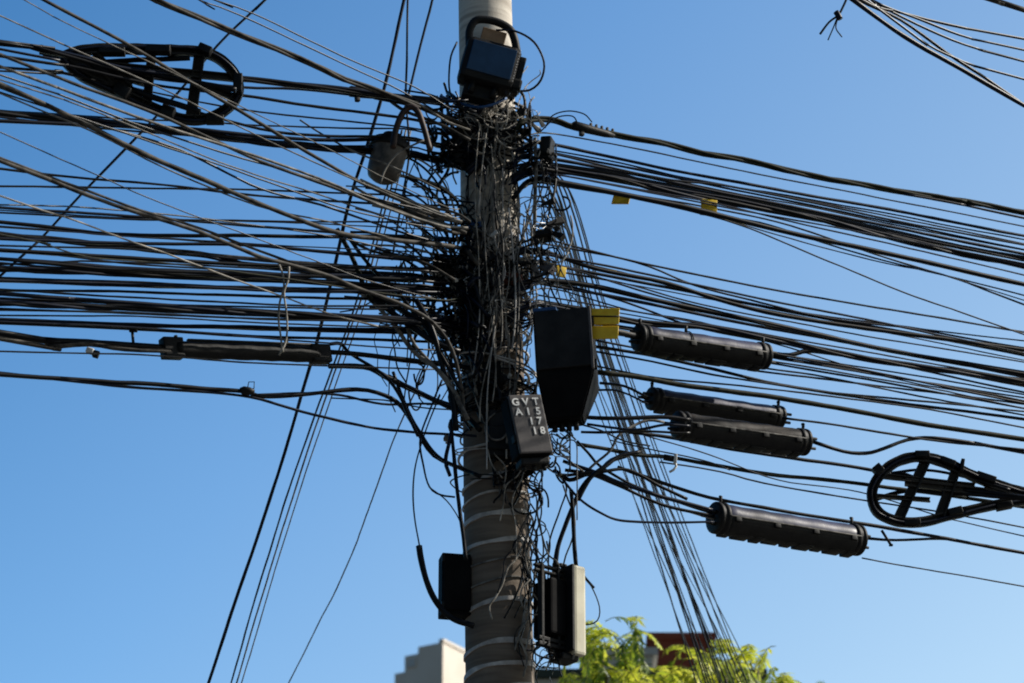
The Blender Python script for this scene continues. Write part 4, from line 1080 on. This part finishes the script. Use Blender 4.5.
def frond(p, hd, ln, tint, droop):
    d = hd.normalized()
    n = max(8, int(ln / .028)); q = [p]
    for j in range(n):
        d = (d + Vector((rt.uniform(-.03, .03), rt.uniform(-.03, .03), -droop * (1 + j / n)))).normalized()
        p = p + d * ln / n; q.append(p)
        if j < 2: continue
        side = d.cross(Vector((0, 0, 1)))
        if side.length < .1: side = Vector((1, 0, 0))
        side.normalize(); up = side.cross(d)
        L_ = rt.uniform(.06, .115) * (1 - .5 * abs(j / n - .5))
        for s in (-1, 1):
            dd = (side * s + d * rt.uniform(.5, 1.2) - Vector((0, 0, rt.uniform(0, .8)))).normalized()
            leaflet(p, dd, up, L_, rt.uniform(.018, .032), min(1, max(0, tint + rt.uniform(-.25, .25))))
    tube_into(stems, q[::2] if len(q) > 4 else q, .004, 3, None, False)
for tip, path in limb_tips:
    for k in range(95):
        b = path[int(rt.uniform(.45, .999) * len(path))]
        b = b + Vector((rt.gauss(0, .15), rt.gauss(0, .2), rt.gauss(0, .08)))
        a = rt.uniform(0, 6.28)
        hd = Vector((math.cos(a), math.sin(a), rt.uniform(.1, 1.3)))
        frond(b, hd, rt.uniform(.3, .58), rt.choice([.1, .5, .75, .9, 1.0]), rt.uniform(.09, .2))
    for k in range(5):
        a = rt.uniform(0, 6.28)
        frond(tip + Vector((rt.gauss(0, .06), 0, 0)), Vector((math.cos(a) * .5, math.sin(a) * .5, 1)), rt.uniform(.26, .42), .8, .12)
for k in range(170):   # the crown's lower volume
    a = rt.uniform(0, 6.28); r_ = rt.uniform(.2, 1.25)
    b = Vector((math.cos(a) * r_ * 1.0, math.sin(a) * r_, topz - rt.uniform(.35, 2.4)))
    frond(b, Vector((math.cos(a), math.sin(a), .4)), rt.uniform(.4, .8), rt.choice([.05, .3, .5, .8]), rt.uniform(.06, .14))
me = bpy.data.meshes.new('crown'); me.from_pydata(verts, [], faces)
at = me.attributes.new('tint', 'FLOAT', 'FACE'); at.data.foreach_set('value', tints)
me.materials.append(LEAF); cr = bpy.data.objects.new('crown', me); col.objects.link(cr); cr.parent = tree
obj('twigs', stems, mat('twig_green', (.12, .14, .03), .8), cr)

# far tree whose tip just shows
ft = P(822, 694, 60)
tree2 = tag(empty('tree', (ft.x, 60, 0)), 'far dark tree whose very tip shows at the bottom, beyond the last closure', 'tree')
obj('trunk', tb([Vector((0, 0, 0)), Vector((.1, 0, 5)), Vector((0, 0, ft.z - 1))], .2, 10, [.3, .22, .08]), BARK, tree2)
verts, faces, tints = [], [], []
for k in range(5200):
    u1, u2 = rt.uniform(0, 6.28), rt.random() ** .5
    hz = rt.uniform(0, 6.5)
    rr = (1.9 * math.sin(min(1, (6.5 - hz) / 5 + .05) * 1.5) * .95) * u2 * (.75 + .35 * noise.noise(Vector((u1 * 1.2, hz, 2))))
    p = Vector((math.cos(u1) * rr, math.sin(u1) * rr, ft.z - 6.4 + hz))
    d = Vector((rt.gauss(0, 1), rt.gauss(0, 1), rt.gauss(0, 1))).normalized()
    leaflet(p, d, d.orthogonal().normalized(), .22, .1, rt.uniform(0, .25))
me = bpy.data.meshes.new('crown'); me.from_pydata(verts, [], faces)
at = me.attributes.new('tint', 'FLOAT', 'FACE'); at.data.foreach_set('value', tints)
me.materials.append(LEAF); cr = bpy.data.objects.new('crown', me); col.objects.link(cr); cr.parent = tree2

# ---------------------------------------------------------------- buildings
PLASTER = mat('cream_plaster', (.84, .75, .65), .9, (.92, .84, .75), 1.2, bump=.05)
PLASTER2 = mat('grey_plaster', (.34, .34, .33), .9, (.44, .43, .41), .8, bump=.05)
REDB = mat('red_brown_render', (.13, .028, .015), .9, (.19, .045, .025), .9, bump=.1)
PALEW = mat('pale_wall_paint', (.5, .5, .48), .9, (.62, .62, .6), .8)
GLASS = mat('dark_window_glass', (.02, .03, .04), .1, spec=.8)
ROOFM = mat('dark_green_roof', (.02, .035, .025), .7, (.04, .06, .04), 2)
def wall_block(name, c, s, m, par, rot=0): return obj(name, bx(c, s, .0), m, par, smooth=False)
def block_at(xl, xr, ytop, Y, depth):
    a, b = P(xl, ytop, Y), P(xr, ytop, Y)
    return (a.x + b.x) / 2, b.x - a.x, a.z
# cream tower: its sharp corner faces the street, one face in shade and one in sun
cz = P(443, 642, 70)
tw = tag(empty('apartment_tower', (cz.x, 70, 0)), 'cream tower block with stepped parapet, sunlit face half hidden by the pole', 'building')
tw.rotation_euler = (0, 0, rad(-32 + 45 - 13))
k = mpp(cz)
SA = Matrix.Rotation(rad(58), 4, 'Z')   # local: +x along the sunlit face, -y faces out
def tower_box(name, x0, x1, y0, y1, z0, z1, m, par=tw):
    bm = bx(((x0 + x1) / 2, (y0 + y1) / 2, (z0 + z1) / 2), (x1 - x0, y1 - y0, z1 - z0), 0)
    bm.transform(SA)
    return obj(name, bm, m, par, smooth=False)
H0 = cz.z
wid = 1.9
# face A (shade) spans local y 0..a ; face B (sun) spans local x 0..b ; corner at origin
tower_box('wall', 0, 9, 0, .72, 0, H0, PLASTER)
tower_box('wall', .02, 9.0, 0.722, 1.12, 0, H0 - .16, PLASTER)
tower_box('wall', .04, 9.0, 1.122, 1.42, 0, H0 - .55, PLASTER)
tower_box('parapet', -.03, 9.03, -.03, .10, H0, H0 + .08, PLASTER)
tower_box('stair_head', 2.2, 4.4, .2, .6, H0, H0 + .02, PLASTER2)
tower_box('wing', 1.6, 8, -.9, -.002, 0, H0 - 1.35, PLASTER2)
tower_box('roof', 1.55, 8.05, -.95, -.004, H0 - 1.35, H0 - 1.22, ROOFM)
for i in range(7):
    z = H0 - 4 - i * 3
    if z < 2: break
    for j in range(3):
        f = tower_box('window', 1.0 + j * 2.6, 2.3 + j * 2.6, -.93 if j else -.05, -.88 if j else .0, z, z + 1.3, GLASS)
w1 = tower_box('window', -.03, .0, .78, 1.0, H0 - .48, H0 - .28, WHITE)

def plain_building(name, label, xl, xr, ytop, Y, depth, m, floors, roofm, rot=0., win=True):
    cx, w, z = block_at(xl, xr, ytop, Y, depth)
    root = tag(empty(name, (cx, Y + depth / 2, 0)), label, 'building'); root.rotation_euler = (0, 0, rad(rot))
    obj('wall', bx((0, 0, z / 2), (w, depth, z)), m, root, smooth=False)
    obj('roof', bx((0, 0, z + .05), (w + .16, depth + .16, .1)), roofm, root, smooth=False)
    if win:
        for f in range(floors):
            zz = z - 2.4 - f * 2.9
            if zz < .6: break
            nn = max(2, int(w / 1.7))
            for j in range(nn):
                xx = -w / 2 + w * (j + .5) / nn
                fr = obj('window', bx((xx, -depth / 2 - .01, zz), (.9, .06, 1.2)), WHITE, root, smooth=False)
                obj('pane', bx((xx, -depth / 2 - .045, zz), (.8, .02, 1.1)), GLASS, fr, smooth=False)
    return root
plain_building('red_house', 'dark red-brown flat-roofed block showing above the yellow-green tree', 652, 711, 640, 45, 5, REDB, 4, REDB, 0)
plain_building('pale_house', 'pale low building glimpsed through the leaves next to the pole', 588, 652, 656, 40, 6, PALEW, 4, PALEW, 0)
plain_building('green_roofed_house', 'low house with dark green roof hidden behind the yellow-green tree', 520, 760, 679, 34, 5, PALEW, 3, ROOFM, 0)

# ---------------------------------------------------------------- ground
def sheet(name, x0, x1, y0, y1, z, m, kind='structure'):
    bm = bmesh.new(); bm.faces.new([bm.verts.new(v) for v in ((x0, y0, z), (x1, y0, z), (x1, y1, z), (x0, y1, z))])
    return tag(obj(name, bm, m, smooth=False), kind=kind)
ASPH = mat('asphalt', (.04, .04, .042), .9, (.065, .063, .06), 6, bump=.3)
PAVE = mat('concrete_paving', (.11, .105, .10), .9, (.16, .155, .15), 3, bump=.2)
EARTH = mat('dark_ground', (.035, .035, .025), .95, (.06, .055, .04), .6)
sheet('ground', -3000, 3000, -3000, 3000, -.02, EARTH)
sheet('road', -300, 300, 2.2, 10.4, -.012, ASPH)
tag(obj('sidewalk', bx((0, 12.7, .04), (600, 4.6, .16)), PAVE, smooth=False), kind='structure')
tag(obj('sidewalk', bx((0, 0, .04), (600, 4.4, .16)), PAVE, smooth=False), kind='structure')
bm = bmesh.new()
for i in range(-30, 30): box_into(bm, (i * 6, 6.3, -.006), (2.4, .12, .004))
tag(obj('road_markings', bm, mat('road_paint', (.65, .65, .62), .8)), kind='structure')

# ---------------------------------------------------------------- light
SUN_AZ = rad(84)      # clockwise from the view direction
SUN_EL = rad(40)
sd = Vector((math.sin(SUN_AZ) * math.cos(SUN_EL), math.cos(SUN_AZ) * math.cos(SUN_EL), math.sin(SUN_EL)))
ld = bpy.data.lights.new('sun', 'SUN'); ld.energy = 5.0; ld.angle = rad(.53); ld.color = (1, .94, .84)
lo = bpy.data.objects.new('sun', ld); col.objects.link(lo)
lo.rotation_euler = (-sd).to_track_quat('-Z', 'Y').to_euler()
w = bpy.data.worlds.new('World'); scene.world = w; w.use_nodes = True
nt = w.node_tree; bg = nt.nodes['Background']
sky = nt.nodes.new('ShaderNodeTexSky'); sky.sky_type = 'NISHITA'; sky.sun_disc = False
sky.sun_elevation = SUN_EL; sky.sun_rotation = SUN_AZ
sky.air_density = 1.0; sky.dust_density = .5; sky.ozone_density = 2.2
hs = nt.nodes.new('ShaderNodeHueSaturation'); hs.inputs['Saturation'].default_value = 1.05
nt.links.new(sky.outputs[0], hs.inputs['Color']); 
# the air is clearer and deeper blue away from the sun
tcw = nt.nodes.new('ShaderNodeTexCoord'); dt = nt.nodes.new('ShaderNodeVectorMath'); dt.operation = 'DOT_PRODUCT'
dt.inputs[1].default_value = (.8, 0, -.7)
mrw = nt.nodes.new('ShaderNodeMapRange'); mrw.inputs['From Min'].default_value = -.27 - .294; mrw.inputs['From Max'].default_value = .21 - .294
rw = nt.nodes.new('ShaderNodeValToRGB'); ew = rw.color_ramp.elements
ew[0].position = 0; ew[0].color = (.10, .33, .46, 1); ew[1].position = 1; ew[1].color = (.86, .765, .62, 1)
xw = ew.new(.5); xw.color = (.43, .56, .605, 1)
vm = nt.nodes.new('ShaderNodeVectorMath'); vm.operation = 'MULTIPLY'; v2 = nt.nodes.new('ShaderNodeVectorMath'); v2.operation = 'SCALE'; v2.inputs['Scale'].default_value = 2.15
nt.links.new(tcw.outputs['Generated'], dt.inputs[0]); nt.links.new(dt.outputs['Value'], mrw.inputs['Value']); nt.links.new(mrw.outputs[0], rw.inputs[0])
nt.links.new(hs.outputs[0], vm.inputs[0]); nt.links.new(rw.outputs[0], vm.inputs[1]); nt.links.new(vm.outputs[0], v2.inputs[0]); 
# sky dimmed behind the viewer, added to cut fill light and deepen shade
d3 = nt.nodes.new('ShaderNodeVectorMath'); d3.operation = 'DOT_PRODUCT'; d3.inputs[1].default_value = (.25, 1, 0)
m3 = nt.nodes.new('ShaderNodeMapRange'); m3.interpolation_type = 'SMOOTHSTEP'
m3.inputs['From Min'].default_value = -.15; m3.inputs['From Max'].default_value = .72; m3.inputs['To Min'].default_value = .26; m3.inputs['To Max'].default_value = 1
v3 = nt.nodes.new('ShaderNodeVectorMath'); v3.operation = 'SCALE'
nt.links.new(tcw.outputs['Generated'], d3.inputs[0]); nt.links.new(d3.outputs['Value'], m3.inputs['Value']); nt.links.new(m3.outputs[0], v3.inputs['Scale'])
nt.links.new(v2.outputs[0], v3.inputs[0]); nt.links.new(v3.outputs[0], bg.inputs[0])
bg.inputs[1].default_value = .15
scene.view_settings.view_transform = 'Standard'
scene.view_settings.look = 'None'
scene.view_settings.exposure = 0
scene.render.film_transparent = False
scene.cycles.use_denoising = True
scene.cycles.filter_width = 1.9
